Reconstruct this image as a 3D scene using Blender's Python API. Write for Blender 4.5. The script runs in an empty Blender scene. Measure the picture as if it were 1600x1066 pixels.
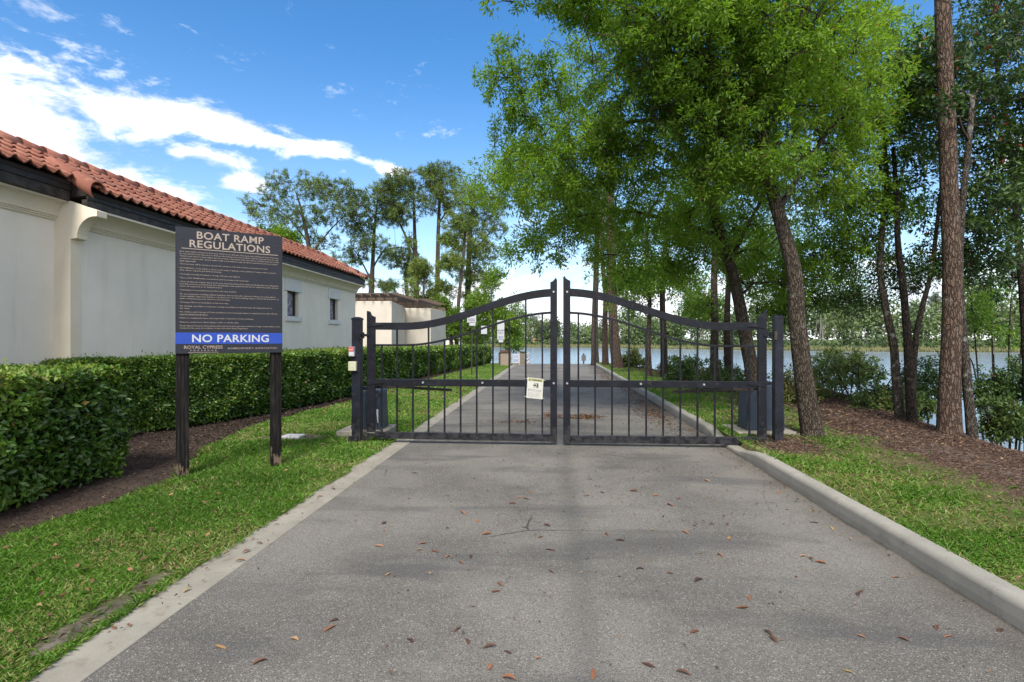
import bpy, math, random
import numpy as np
from mathutils import Vector, Matrix

random.seed(7)
rng = np.random.default_rng(7)
SC = bpy.context.scene
COL = SC.collection
PI = math.pi

# ------------------------------------------------------------------ camera, sky, sun, exposure
FOC, VPX, HZ, EYE = 840.0, 862.0, 530.0, 1.6        # focal length in photo pixels, vanishing point of the drive, horizon row, eye height
TH = math.atan((VPX - 800) / FOC)
CT, ST = math.cos(TH), math.sin(TH)
cam = bpy.data.cameras.new('camera')
cam.sensor_width = 36
cam.lens = 36 * FOC / 1600
cam.shift_y = -3 / 1600
cam.clip_end = 3000
co = bpy.data.objects.new('camera', cam)
COL.objects.link(co)
co.location = (0, 0, EYE)
co.rotation_euler = (PI / 2, 0, TH)
SC.camera = co

SUN_EL, SUN_AZ = math.radians(46), math.radians(182)   # azimuth clockwise from +Y: behind the camera, to its left
SUN_DIR = Vector((math.sin(SUN_AZ) * math.cos(SUN_EL), math.cos(SUN_AZ) * math.cos(SUN_EL), math.sin(SUN_EL)))
sun = bpy.data.lights.new('sun', 'SUN')
sun.energy = 1.5
sun.angle = math.radians(18)
sun.color = (1.0, 0.95, 0.87)
so = bpy.data.objects.new('sun', sun)
COL.objects.link(so)
so.rotation_euler = SUN_DIR.to_track_quat('Z', 'Y').to_euler()

SC.view_settings.view_transform = 'Standard'
SC.view_settings.look = 'None'
SC.view_settings.gamma = 1
SC.view_settings.use_curve_mapping = False
SC.view_settings.exposure = 1.82
try:
    SC.cycles.max_bounces = 6
    SC.cycles.transparent_max_bounces = 4
    SC.cycles.use_denoising = True
except Exception:
    pass


class NT:
    """small helper for node trees"""
    def __init__(s, tree):
        s.t = tree
    def n(s, typ, **kw):
        o = s.t.nodes.new(typ)
        for k, v in kw.items():
            setattr(o, k, v)
        return o
    def put(s, sock, v):
        if isinstance(v, bpy.types.NodeSocket):
            s.t.links.new(v, sock)
        else:
            sock.default_value = v
    def m(s, op, a, b=0.0, c=None, clamp=False):
        o = s.n('ShaderNodeMath', operation=op)
        o.use_clamp = clamp
        s.put(o.inputs[0], a)
        s.put(o.inputs[1], b)
        if c is not None:
            s.put(o.inputs[2], c)
        return o.outputs[0]
    def ramp(s, v, stops, interp='LINEAR'):
        o = s.n('ShaderNodeValToRGB')
        o.color_ramp.interpolation = interp
        el = o.color_ramp.elements
        while len(el) < len(stops):
            el.new(0.5)
        for e, (p, c) in zip(el, stops):
            e.position = p
            e.color = tuple(c) + (1,) if len(c) == 3 else c
        s.put(o.inputs[0], v)
        return o.outputs[0]
    def mix(s, f, a, b, blend='MIX'):
        o = s.n('ShaderNodeMix', data_type='RGBA', blend_type=blend)
        s.put(o.inputs[0], f)
        for sock, v in ((o.inputs[6], a), (o.inputs[7], b)):
            s.put(sock, v if isinstance(v, bpy.types.NodeSocket) else (tuple(v) + (1,) if len(v) == 3 else v))
        return o.outputs[2]
    def smooth(s, v, lo, hi):
        o = s.n('ShaderNodeMapRange', interpolation_type='SMOOTHSTEP')
        s.put(o.inputs[0], v)
        o.inputs[1].default_value = lo
        o.inputs[2].default_value = hi
        return o.outputs[0]
    def noise(s, vec, scale, detail=4.0, rough=0.55, dist=0.0, out=0):
        o = s.n('ShaderNodeTexNoise')
        if vec is not None:
            s.put(o.inputs['Vector'], vec)
        o.inputs['Scale'].default_value = scale
        o.inputs['Detail'].default_value = detail
        o.inputs['Roughness'].default_value = rough
        o.inputs['Distortion'].default_value = dist
        return o.outputs[out]
    def vor(s, vec, scale, feature='F1', out=0, rnd=1.0):
        o = s.n('ShaderNodeTexVoronoi', feature=feature)
        s.put(o.inputs['Vector'], vec)
        o.inputs['Scale'].default_value = scale
        o.inputs['Randomness'].default_value = rnd
        return o.outputs[out]
    def mapping(s, vec, scale=(1, 1, 1), loc=(0, 0, 0), rot=(0, 0, 0)):
        o = s.n('ShaderNodeMapping')
        s.put(o.inputs[0], vec)
        o.inputs['Location'].default_value = loc
        o.inputs['Rotation'].default_value = rot
        o.inputs['Scale'].default_value = scale
        return o.outputs[0]


# world: physical sky with a procedural cloud layer
world = bpy.data.worlds.new('World')
SC.world = world
world.use_nodes = True
world.node_tree.nodes.clear()
W = NT(world.node_tree)
sky = W.n('ShaderNodeTexSky', sky_type='NISHITA')
sky.sun_disc = False
sky.sun_elevation = SUN_EL
sky.sun_rotation = SUN_AZ
sky.altitude = 0
sky.air_density = 1.0
sky.dust_density = 0.9
sky.ozone_density = 2.2
tc = W.n('ShaderNodeTexCoord').outputs['Generated']
sep = W.n('ShaderNodeSeparateXYZ')
W.put(sep.inputs[0], tc)
sx, sy, sz = sep.outputs
right = W.m('ADD', W.m('MULTIPLY', sx, CT), W.m('MULTIPLY', sy, ST))
fwd = W.m('ADD', W.m('MULTIPLY', sx, -ST), W.m('MULTIPLY', sy, CT))
fw = W.m('MAXIMUM', fwd, 0.05)
front = W.smooth(fwd, 0.05, 0.35)
tu = W.m('DIVIDE', right, fw)          # tangent-plane coordinates around the lake axis
tv = W.m('DIVIDE', sz, fw)
def blob(px, py, a, b, ang):
    """soft elongated bank of cloud: centre and half-axes in degrees-like tangent units"""
    cu, cv = (px - 800) / FOC, (HZ - py) / FOC
    ca, sa = math.cos(ang), math.sin(ang)
    du = W.m('SUBTRACT', tu, cu)
    dv = W.m('SUBTRACT', tv, cv)
    p = W.m('DIVIDE', W.m('ADD', W.m('MULTIPLY', du, ca), W.m('MULTIPLY', dv, sa)), a / FOC)
    q = W.m('DIVIDE', W.m('SUBTRACT', W.m('MULTIPLY', dv, ca), W.m('MULTIPLY', du, sa)), b / FOC)
    r2 = W.m('ADD', W.m('MULTIPLY', p, p), W.m('MULTIPLY', q, q))
    return W.m('POWER', 2.718, W.m('MULTIPLY', r2, -1.0))
blobs = [blob(*b) for b in ((10, 205, 270, 150, -0.55), (80, 280, 300, 95, -0.5), (240, 320, 230, 50, -0.38), (175, 185, 110, 62, -0.45), (270, 180, 110, 30, -0.22), (330, 245, 60, 22, -0.2), (370, 207, 130, 25, -0.22), (495, 233, 72, 15, -0.12),
                            (285, 238, 40, 17, 0.0), (378, 286, 56, 20, -0.30), (600, 262, 52, 13, -0.3),
                            (250, 330, 110, 22, -0.3), (1590, 235, 50, 30, 0.2))]
mk = blobs[0]
for b in blobs[1:]:
    mk = W.m('MAXIMUM', mk, b)
low = W.m('POWER', 2.718, W.m('MULTIPLY', W.m('POWER', W.m('DIVIDE', W.m('MAXIMUM', tv, 0.0), 0.15), 2.0), -1.0))
mk = W.m('MAXIMUM', mk, W.m('MULTIPLY', low, 0.95))
mk = W.m('MULTIPLY', mk, front)
back = W.m('MULTIPLY', W.m('SUBTRACT', 1.0, front), 0.80)     # unseen rest of the sky: cloud made denser to add fill light
mk = W.m('ADD', mk, back)
cvec = W.mapping(tc, scale=(1, 1, 2.4))
n1 = W.noise(cvec, 8.5, 10.0, 0.66, 0.45)
n2 = W.noise(cvec, 30.0, 7.0, 0.62, 0.3)
nn = W.m('ADD', W.m('MULTIPLY', n1, 0.72), W.m('MULTIPLY', n2, 0.28))
dens = W.m('ADD', W.m('MULTIPLY', mk, 1.05), W.m('MULTIPLY', W.m('SUBTRACT', nn, 0.5), 3.6))
cl = W.smooth(dens, 0.30, 1.0)
cshade = W.noise(W.mapping(tc, scale=(1, 1, 2.0), loc=(0.02, 0, 0.03)), 7.0, 5.0, 0.55)
ccol = W.mix(W.smooth(cshade, 0.35, 0.65), (2.9, 3.1, 3.5), (4.6, 4.62, 4.7))
hsv = W.n('ShaderNodeHueSaturation')
hsv.inputs['Saturation'].default_value = 1.12
hsv.inputs['Value'].default_value = 0.68
W.put(hsv.inputs['Color'], sky.outputs[0])
W.put(hsv.inputs['Saturation'], W.m('ADD', 1.12, W.m('MULTIPLY', W.smooth(sz, 0.10, 0.50), 0.20)))
skyc = W.mix(cl, hsv.outputs[0], ccol)
bg = W.n('ShaderNodeBackground')
W.put(bg.inputs[0], skyc)
bg.inputs[1].default_value = 0.10
wo = W.n('ShaderNodeOutputWorld')
world.node_tree.links.new(bg.outputs[0], wo.inputs[0])

# ------------------------------------------------------------------ placing helpers
def P(px, py, F):
    """world point seen at photo pixel px,py at depth F in front of the camera"""
    r, u = (px - 800) / FOC, (HZ - py) / FOC
    return Vector((F * (r * CT - ST), F * (r * ST + CT), EYE + F * u))
def G(px, py, z=0.0):
    return P(px, py, (EYE - z) * FOC / (py - HZ))
def YP(px, py, Y):
    return P(px, py, Y / ((px - 800) / FOC * ST + CT))
def XP(px, py, X):
    return P(px, py, FOC * X / (CT * (px - VPX)))

# ------------------------------------------------------------------ materials
MATS = {}
def mat(name, color, rough=0.7, metal=0.0, var=0.0, vscale=8.0, bump=0.0, bscale=60.0, spec=0.4, col2=None, coat=0.0):
    m = bpy.data.materials.new(name)
    m.use_nodes = True
    t = NT(m.node_tree)
    b = m.node_tree.nodes['Principled BSDF']
    b.inputs['Roughness'].default_value = rough
    b.inputs['Metallic'].default_value = metal
    b.inputs['Specular IOR Level'].default_value = spec
    b.inputs['Coat Weight'].default_value = coat
    tcn = t.n('ShaderNodeTexCoord').outputs['Object']
    if var or col2:
        nz = t.noise(tcn, vscale, 6.0, 0.6)
        c2 = col2 if col2 else tuple(c * (1 - var) for c in color)
        t.put(b.inputs['Base Color'], t.mix(t.smooth(nz, 0.35, 0.68), color, c2))
    else:
        b.inputs['Base Color'].default_value = tuple(color) + (1,)
    if name in ('gate_paint', 'post_paint', 'operator_blue'):
        gp_ = t.n('ShaderNodeNewGeometry').outputs['Position']
        zz_ = t.n('ShaderNodeSeparateXYZ')
        t.put(zz_.inputs[0], gp_)
        old = b.inputs['Base Color'].links[0].from_socket
        foot = t.m('SUBTRACT', 1.0, t.smooth(zz_.outputs[2], 0.05, 0.45))
        dust = t.m('MULTIPLY', t.smooth(t.m('ADD', t.noise(gp_, 14.0, 6.0, 0.7), t.m('MULTIPLY', foot, 0.16)), 0.55, 0.72), 0.45)
        c_ = t.mix(dust, old, (0.055, 0.052, 0.050))
        rust = t.m('MULTIPLY', t.smooth(t.m('ADD', t.noise(gp_, 38.0, 5.0, 0.7), t.m('MULTIPLY', foot, 0.05)), 0.70, 0.75), 0.7)
        t.put(b.inputs['Base Color'], t.mix(rust, c_, (0.085, 0.045, 0.028)))
    if name.startswith('stucco') or name == 'cream_wall':
        gp_ = t.n('ShaderNodeNewGeometry').outputs['Position']
        stk = t.noise(t.mapping(gp_, scale=(2.4, 2.4, 0.22)), 2.2, 6.0, 0.65)
        old = b.inputs['Base Color'].links[0].from_socket
        t.put(b.inputs['Base Color'], t.mix(t.m('MULTIPLY', t.smooth(stk, 0.50, 0.72), 0.22), old, tuple(c * 0.62 for c in color)))
    if bump:
        bn = t.n('ShaderNodeBump')
        bn.inputs['Strength'].default_value = bump
        bn.inputs['Distance'].default_value = 0.01
        t.put(bn.inputs['Height'], t.noise(tcn, bscale, 5.0, 0.6))
        t.put(b.inputs['Normal'], bn.outputs[0])
    MATS[name] = m
    return m

def leaf_mat(name, stops, trans=0.35, rough=0.5, tcol=None, spec=0.35):
    m = bpy.data.materials.new(name)
    m.use_nodes = True
    t = NT(m.node_tree)
    b = m.node_tree.nodes['Principled BSDF']
    at = t.n('ShaderNodeAttribute', attribute_name='rnd')
    c = t.ramp(at.outputs['Fac'], stops)
    t.put(b.inputs['Base Color'], c)
    b.inputs['Roughness'].default_value = rough
    b.inputs['Specular IOR Level'].default_value = spec
    tr = t.n('ShaderNodeBsdfTranslucent')
    t.put(tr.inputs[0], t.mix(1.0, c, tcol or (1.3, 1.35, 0.5), 'MULTIPLY'))
    mx = t.n('ShaderNodeMixShader')
    mx.inputs[0].default_value = trans
    m.node_tree.links.new(b.outputs[0], mx.inputs[1])
    m.node_tree.links.new(tr.outputs[0], mx.inputs[2])
    out = m.node_tree.nodes['Material Output']
    m.node_tree.links.new(mx.outputs[0], out.inputs[0])
    MATS[name] = m
    return m

def bark_mat(name, c1, c2, c3, scale=1.0, lichen=0.3):
    m = bpy.data.materials.new(name)
    m.use_nodes = True
    t = NT(m.node_tree)
    b = m.node_tree.nodes['Principled BSDF']
    oc = t.n('ShaderNodeTexCoord').outputs['Object']
    nz = t.n('ShaderNodeMix', data_type='VECTOR')
    nz.inputs[0].default_value = 0.075
    t.put(nz.inputs[4], oc)
    t.put(nz.inputs[5], t.noise(oc, 9.0, 4.0, 0.6, out=1))
    v = t.mapping(nz.outputs[1], scale=(1, 1, 0.2))
    vd = t.vor(v, 26.0 * scale, 'DISTANCE_TO_EDGE')
    plate = t.smooth(t.m('ADD', vd, t.m('MULTIPLY', t.m('SUBTRACT', t.noise(v, 60.0 * scale, 3.0), 0.5), 0.16)), 0.0, 0.20)
    grain = t.noise(oc, 40.0 * scale, 6.0, 0.65)
    c = t.mix(plate, c1, c2)
    c = t.mix(t.m('MULTIPLY', t.smooth(grain, 0.42, 0.72), plate), c, c3)
    li = t.smooth(t.noise(oc, 7.0, 5.0, 0.6), 0.62 - 0.1 * lichen, 0.72)
    c = t.mix(t.m('MULTIPLY', li, lichen), c, (0.36, 0.38, 0.33))
    t.put(b.inputs['Base Color'], c)
    b.inputs['Roughness'].default_value = 0.9
    b.inputs['Specular IOR Level'].default_value = 0.15
    bn = t.n('ShaderNodeBump')
    bn.inputs['Strength'].default_value = 1.0
    bn.inputs['Distance'].default_value = 0.025
    t.put(bn.inputs['Height'], t.m('ADD', plate, t.m('MULTIPLY', grain, 0.7)))
    t.put(b.inputs['Normal'], bn.outputs[0])
    MATS[name] = m
    return m

mat('gate_paint', (0.0042, 0.0046, 0.0075), 0.45, 0.0, bump=0.06, bscale=220, spec=0.27, col2=(0.0085, 0.0095, 0.016), vscale=5)
mat('post_paint', (0.005, 0.0055, 0.010), 0.42, 0.0, bump=0.05, bscale=200, spec=0.35, col2=(0.011, 0.014, 0.024), vscale=4)
mat('bolt_steel', (0.45, 0.46, 0.48), 0.4, 0.7)
mat('operator_blue', (0.022, 0.036, 0.058), 0.45, 0.0, spec=0.4, col2=(0.038, 0.056, 0.082), vscale=3, bump=0.05)
mat('stucco', (0.78, 0.73, 0.655), 0.9, bump=0.35, bscale=130, spec=0.15, col2=(0.73, 0.685, 0.61), vscale=1.5)
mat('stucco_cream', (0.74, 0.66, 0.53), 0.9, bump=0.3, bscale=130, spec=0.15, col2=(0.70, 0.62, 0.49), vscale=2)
mat('stucco_trim', (0.66, 0.60, 0.49), 0.85, bump=0.25, bscale=120, spec=0.15, var=0.06, vscale=3)
mat('stucco_white', (0.66, 0.67, 0.67), 0.85, bump=0.2, bscale=120, spec=0.15, var=0.08, vscale=5)
mat('cream_wall', (0.60, 0.545, 0.46), 0.9, bump=0.25, bscale=90, spec=0.15, col2=(0.56, 0.51, 0.43), vscale=1.2)
mat('fascia', (0.012, 0.011, 0.012), 0.55, col2=(0.03, 0.024, 0.02), vscale=6, bump=0.3, bscale=50)
mat('fascia_board', (0.018, 0.014, 0.012), 0.6, col2=(0.06, 0.048, 0.04), vscale=9, bump=0.4, bscale=60)
mat('roof_deck', (0.02, 0.015, 0.013), 0.9)
mat('window_frame', (0.035, 0.028, 0.022), 0.4)
mat('window_glass', (0.13, 0.13, 0.18), 0.05, spec=1.0, col2=(0.42, 0.40, 0.52), vscale=7)  # pale lavender patches are reflections painted into the glass colour
mat('sign_board', (0.016, 0.017, 0.026), 0.45, bump=0.03, bscale=80, var=0.2, vscale=5)
mat('sign_tan', (0.34, 0.275, 0.23), 0.6)
mat('sign_blue', (0.018, 0.06, 0.36), 0.45, var=0.1, vscale=7)
mat('sign_white', (0.46, 0.47, 0.51), 0.5, var=0.05)
mat('far_letters', (0.20, 0.16, 0.24), 0.6)
mat('far_letters_blue', (0.22, 0.30, 0.46), 0.6)
mat('sign_cream', (0.50, 0.50, 0.44), 0.6, var=0.15, vscale=20)
mat('sign_black', (0.02, 0.02, 0.02), 0.6)
mat('sign_yellow', (0.36, 0.34, 0.16), 0.6)
mat('box_cream', (0.48, 0.47, 0.33), 0.5, var=0.1, vscale=30)
mat('box_red', (0.5, 0.03, 0.03), 0.5)
mat('dull_grey', (0.13, 0.13, 0.13), 0.7)
mat('box_grey', (0.5, 0.5, 0.5), 0.5)
mat('brown_roof', (0.10, 0.062, 0.045), 0.85, var=0.4, bump=0.4, bscale=40)
mat('pergola_wood', (0.125, 0.088, 0.066), 0.85, var=0.35, vscale=14, bump=0.3, bscale=50)
mat('tan_panel', (0.27, 0.22, 0.17), 0.8, var=0.15)
mat('dock_wood', (0.20, 0.16, 0.12), 0.85, var=0.3, bump=0.3)
mat('dock_rail', (0.55, 0.55, 0.54), 0.6, var=0.1)
mat('pad_concrete', (0.33, 0.30, 0.25), 0.9, bump=0.5, bscale=60, var=0.35, vscale=12)
mat('ochre_wall', (0.60, 0.37, 0.15), 0.9)
mat('iron', (0.05, 0.04, 0.035), 0.7, var=0.4, vscale=30)
mat('moss', (0.25, 0.28, 0.22), 0.95)

# weathered post: black stain worn to bare wood at the foot
def _post():
    m = bpy.data.materials.new('weathered_post')
    m.use_nodes = True
    t = NT(m.node_tree)
    b = m.node_tree.nodes['Principled BSDF']
    oc = t.n('ShaderNodeTexCoord').outputs['Object']
    s = t.n('ShaderNodeSeparateXYZ')
    t.put(s.inputs[0], oc)
    streak = t.noise(t.mapping(oc, scale=(22, 22, 1.6)), 2.0, 7.0, 0.65)
    blot = t.noise(t.mapping(oc, scale=(3, 3, 2)), 3.5, 5.0, 0.6)
    c = t.mix(t.smooth(streak, 0.42, 0.75), (0.006, 0.0055, 0.0055), (0.032, 0.028, 0.026))
    hgt = t.m('SUBTRACT', 1.0, t.smooth(s.outputs[2], 0.05, 0.55))
    wear = t.smooth(t.m('ADD', t.m('MULTIPLY', hgt, 0.20), t.m('ADD', t.m('MULTIPLY', blot, 0.60), t.m('MULTIPLY', streak, 0.45))), 0.70, 0.76)
    c = t.mix(wear, c, (0.12, 0.09, 0.06))
    t.put(b.inputs['Base Color'], c)
    b.inputs['Roughness'].default_value = 0.85
    b.inputs['Specular IOR Level'].default_value = 0.15
    bn = t.n('ShaderNodeBump')
    bn.inputs['Strength'].default_value = 0.6
    bn.inputs['Distance'].default_value = 0.008
    t.put(bn.inputs['Height'], streak)
    t.put(b.inputs['Normal'], bn.outputs[0])
    MATS['weathered_post'] = m
_post()

def _tile():
    m = bpy.data.materials.new('terracotta')
    m.use_nodes = True
    t = NT(m.node_tree)
    b = m.node_tree.nodes['Principled BSDF']
    oi = t.n('ShaderNodeObjectInfo')
    oc = t.n('ShaderNodeTexCoord').outputs['Object']
    geo = t.n('ShaderNodeNewGeometry').outputs['Position']
    base = t.ramp(oi.outputs['Random'], [(0.0, (0.225, 0.085, 0.058)), (0.4, (0.28, 0.108, 0.073)), (0.75, (0.33, 0.135, 0.092)), (1.0, (0.25, 0.118, 0.092))])
    nz = t.noise(geo, 9.0, 6.0, 0.6)
    c = t.mix(t.smooth(nz, 0.48, 0.78), base, (0.40, 0.20, 0.14))
    n3 = t.noise(geo, 28.0, 5.0, 0.7)
    c = t.mix(t.smooth(n3, 0.62, 0.8), c, (0.15, 0.07, 0.05))
    t.put(b.inputs['Base Color'], c)
    b.inputs['Roughness'].default_value = 0.8
    b.inputs['Specular IOR Level'].default_value = 0.25
    bn = t.n('ShaderNodeBump')
    bn.inputs['Strength'].default_value = 0.25
    bn.inputs['Distance'].default_value = 0.01
    t.put(bn.inputs['Height'], t.noise(geo, 90.0, 4.0, 0.6))
    t.put(b.inputs['Normal'], bn.outputs[0])
    MATS['terracotta'] = m
_tile()

def _asphalt():
    m = bpy.data.materials.new('asphalt')
    m.use_nodes = True
    t = NT(m.node_tree)
    b = m.node_tree.nodes['Principled BSDF']
    g = t.n('ShaderNodeNewGeometry').outputs['Position']
    big = t.noise(g, 0.55, 4.0, 0.55)
    mid = t.noise(g, 3.0, 5.0, 0.6)
    c = t.mix(t.smooth(big, 0.38, 0.60), (0.120, 0.110, 0.096), (0.195, 0.180, 0.155))
    c = t.mix(t.m('MULTIPLY', t.smooth(mid, 0.45, 0.75), 0.35), c, (0.20, 0.19, 0.175))
    # stone chips of the worn surface
    ch = t.n('ShaderNodeTexVoronoi', feature='F1')
    t.put(ch.inputs['Vector'], g)
    ch.inputs['Scale'].default_value = 175.0
    s1 = t.n('ShaderNodeSeparateColor')
    t.put(s1.inputs[0], ch.outputs['Color'])
    r1 = s1.outputs[0]
    c = t.mix(t.m('MULTIPLY', t.smooth(r1, 0.55, 0.95), 0.48), c, (0.30, 0.278, 0.245))
    c = t.mix(t.m('MULTIPLY', t.smooth(s1.outputs[1], 0.55, 0.95), 0.6), c, (0.045, 0.044, 0.045))
    bright = t.m('MULTIPLY', t.m('GREATER_THAN', r1, 0.975), 0.85)
    c = t.mix(bright, c, (0.36, 0.34, 0.31))
    # tyre-side darkening: oil and leaf stains with their own outlines
    sp = t.n('ShaderNodeSeparateXYZ')
    t.put(sp.inputs[0], g)
    st = t.noise(t.mapping(g, scale=(0.42, 1.7, 1)), 1.1, 5.0, 0.6, 0.4)
    c = t.mix(t.m('MULTIPLY', t.smooth(st, 0.50, 0.66), 0.55), c, (0.072, 0.070, 0.070))
    # rusty leaf-tannin stains
    tan_ = t.noise(t.mapping(g, loc=(3.1, 1.7, 0)), 1.7, 5.0, 0.65)
    c = t.mix(t.m('MULTIPLY', t.smooth(tan_, 0.62, 0.74), 0.22), c, (0.22, 0.15, 0.085))
    spots = t.noise(g, 22.0, 3.0, 0.5)
    c = t.mix(t.m('MULTIPLY', t.smooth(spots, 0.68, 0.74), 0.35), c, (0.16, 0.10, 0.06))
    # centre seam and a few hairline cracks
    seam = t.m('ABSOLUTE', t.m('SUBTRACT', t.m('ADD', sp.outputs[0], t.m('MULTIPLY', mid, 0.03)), 0.20))
    c = t.mix(t.m('MULTIPLY', t.m('SUBTRACT', 1.0, t.smooth(seam, 0.0, 0.17)), 0.32), c, (0.06, 0.06, 0.06))
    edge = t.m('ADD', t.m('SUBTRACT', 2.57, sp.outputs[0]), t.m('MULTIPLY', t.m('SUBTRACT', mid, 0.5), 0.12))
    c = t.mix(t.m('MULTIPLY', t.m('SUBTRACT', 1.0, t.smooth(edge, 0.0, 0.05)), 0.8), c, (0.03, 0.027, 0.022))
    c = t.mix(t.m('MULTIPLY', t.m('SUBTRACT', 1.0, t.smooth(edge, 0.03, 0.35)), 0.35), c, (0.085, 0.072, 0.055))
    cv = t.n('ShaderNodeMix', data_type='VECTOR')
    cv.inputs[0].default_value = 0.10
    t.put(cv.inputs[4], g)
    t.put(cv.inputs[5], t.noise(g, 2.0, 6.0, 0.7, out=1))
    crack = t.vor(cv.outputs[1], 0.42, 'DISTANCE_TO_EDGE')
    gate_n = t.smooth(t.noise(g, 0.4, 2.0), 0.50, 0.58)
    ck = t.m('MULTIPLY', t.m('SUBTRACT', 1.0, t.smooth(crack, 0.0012, 0.0045)), gate_n)
    c = t.mix(t.m('MULTIPLY', ck, 0.75), c, (0.03, 0.03, 0.03))
    t.put(b.inputs['Base Color'], c)
    b.inputs['Roughness'].default_value = 0.86
    b.inputs['Specular IOR Level'].default_value = 0.25
    bn = t.n('ShaderNodeBump')
    bn.inputs['Strength'].default_value = 0.7
    bn.inputs['Distance'].default_value = 0.006
    t.put(bn.inputs['Height'], t.m('SUBTRACT', t.m('ADD', ch.outputs['Distance'], t.m('MULTIPLY', mid, 0.3)), ck))
    t.put(b.inputs['Normal'], bn.outputs[0])
    MATS['asphalt'] = m
_asphalt()

def _conc(name, a, bcol, stain):
    m = bpy.data.materials.new(name)
    m.use_nodes = True
    t = NT(m.node_tree)
    b = m.node_tree.nodes['Principled BSDF']
    g = t.n('ShaderNodeNewGeometry').outputs['Position']
    c = t.mix(t.smooth(t.noise(g, 2.2, 6.0, 0.6), 0.35, 0.7), a, bcol)
    c = t.mix(t.m('MULTIPLY', t.smooth(t.noise(g, 6.5, 6.0, 0.7, 0.5), 0.52, 0.74), 0.75), c, stain)
    c = t.mix(t.m('MULTIPLY', t.smooth(t.noise(g, 120.0, 3.0, 0.6), 0.55, 0.75), 0.4), c, (0.12, 0.115, 0.10))
    c = t.mix(t.m('MULTIPLY', t.smooth(t.noise(g, 34.0, 4.0, 0.6), 0.66, 0.74), 0.5), c, (0.09, 0.08, 0.065))
    t.put(b.inputs['Base Color'], c)
    b.inputs['Roughness'].default_value = 0.9
    b.inputs['Specular IOR Level'].default_value = 0.2
    bn = t.n('ShaderNodeBump')
    bn.inputs['Strength'].default_value = 0.5
    bn.inputs['Distance'].default_value = 0.004
    t.put(bn.inputs['Height'], t.noise(g, 130.0, 4.0, 0.7))
    t.put(b.inputs['Normal'], bn.outputs[0])
    MATS[name] = m
_conc('strip_concrete', (0.235, 0.217, 0.178), (0.30, 0.277, 0.23), (0.15, 0.115, 0.075))
_conc('kerb_concrete', (0.255, 0.24, 0.205), (0.315, 0.295, 0.255), (0.18, 0.165, 0.13))

def _water():
    m = bpy.data.materials.new('lake_water')
    m.use_nodes = True
    t = NT(m.node_tree)
    b = m.node_tree.nodes['Principled BSDF']
    b.inputs['Base Color'].default_value = (0.24, 0.29, 0.345, 1)
    b.inputs['Roughness'].default_value = 0.16
    b.inputs['IOR'].default_value = 1.33
    b.inputs['Specular IOR Level'].default_value = 0.9
    g = t.n('ShaderNodeNewGeometry').outputs['Position']
    bn = t.n('ShaderNodeBump')
    bn.inputs['Strength'].default_value = 0.35
    bn.inputs['Distance'].default_value = 0.10
    h = t.m('ADD', t.noise(t.mapping(g, scale=(1, 2.2, 1)), 1.3, 5.0, 0.6), t.m('MULTIPLY', t.noise(g, 7.0, 3.0, 0.6), 0.2))
    t.put(bn.inputs['Height'], h)
    t.put(b.inputs['Normal'], bn.outputs[0])
    MATS['lake_water'] = m
_water()

def _ground():
    """turf / mulch / bare soil mixed by the 'cover' colour attribute (r mulch, g dirt, b far woodland floor)"""
    m = bpy.data.materials.new('ground_cover')
    m.use_nodes = True
    t = NT(m.node_tree)
    b = m.node_tree.nodes['Principled BSDF']
    g = t.n('ShaderNodeNewGeometry').outputs['Position']
    at = t.n('ShaderNodeAttribute', attribute_name='cover')
    s = t.n('ShaderNodeSeparateColor')
    t.put(s.inputs[0], at.outputs['Color'])
    gr = t.mix(t.smooth(t.noise(g, 1.8, 6.0, 0.65), 0.35, 0.68), (0.090, 0.120, 0.030), (0.150, 0.145, 0.058))
    gr = t.mix(t.m('MULTIPLY', t.smooth(t.noise(g, 55.0, 4.0, 0.7), 0.40, 0.68), 0.6), gr, (0.035, 0.055, 0.012))
    gr = t.mix(t.m('MULTIPLY', t.smooth(t.noise(g, 4.0, 6.0, 0.7), 0.48, 0.68), 0.65), gr, (0.20, 0.15, 0.085))
    mu = t.mix(t.smooth(t.noise(g, 3.0, 6.0, 0.65), 0.35, 0.68), (0.105, 0.062, 0.046), (0.19, 0.122, 0.088))
    mu = t.mix(t.m('MULTIPLY', t.smooth(t.noise(t.mapping(g, scale=(1, 2.2, 1)), 46.0, 5.0, 0.7), 0.42, 0.7), 0.8), mu, (0.035, 0.024, 0.017))
    mu = t.mix(t.m('MULTIPLY', t.smooth(t.noise(g, 75.0, 4.0, 0.7), 0.6, 0.72), 0.7), mu, (0.24, 0.15, 0.09))
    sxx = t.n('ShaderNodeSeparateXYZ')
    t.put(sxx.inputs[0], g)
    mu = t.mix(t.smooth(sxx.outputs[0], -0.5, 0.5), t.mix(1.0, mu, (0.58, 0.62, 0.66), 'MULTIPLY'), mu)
    di = t.mix(t.smooth(t.noise(g, 9.0, 6.0, 0.65), 0.35, 0.7), (0.060, 0.046, 0.036), (0.20, 0.175, 0.145))
    wo_ = (0.06, 0.075, 0.03)
    c = t.mix(s.outputs[0], gr, mu)
    c = t.mix(s.outputs[1], c, di)
    c = t.mix(s.outputs[2], c, wo_)
    t.put(b.inputs['Base Color'], c)
    b.inputs['Roughness'].default_value = 0.95
    b.inputs['Specular IOR Level'].default_value = 0.1
    bn = t.n('ShaderNodeBump')
    bn.inputs['Strength'].default_value = 0.9
    bn.inputs['Distance'].default_value = 0.02
    t.put(bn.inputs['Height'], t.noise(g, 45.0, 5.0, 0.7))
    t.put(b.inputs['Normal'], bn.outputs[0])
    MATS['ground_cover'] = m
_ground()

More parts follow.
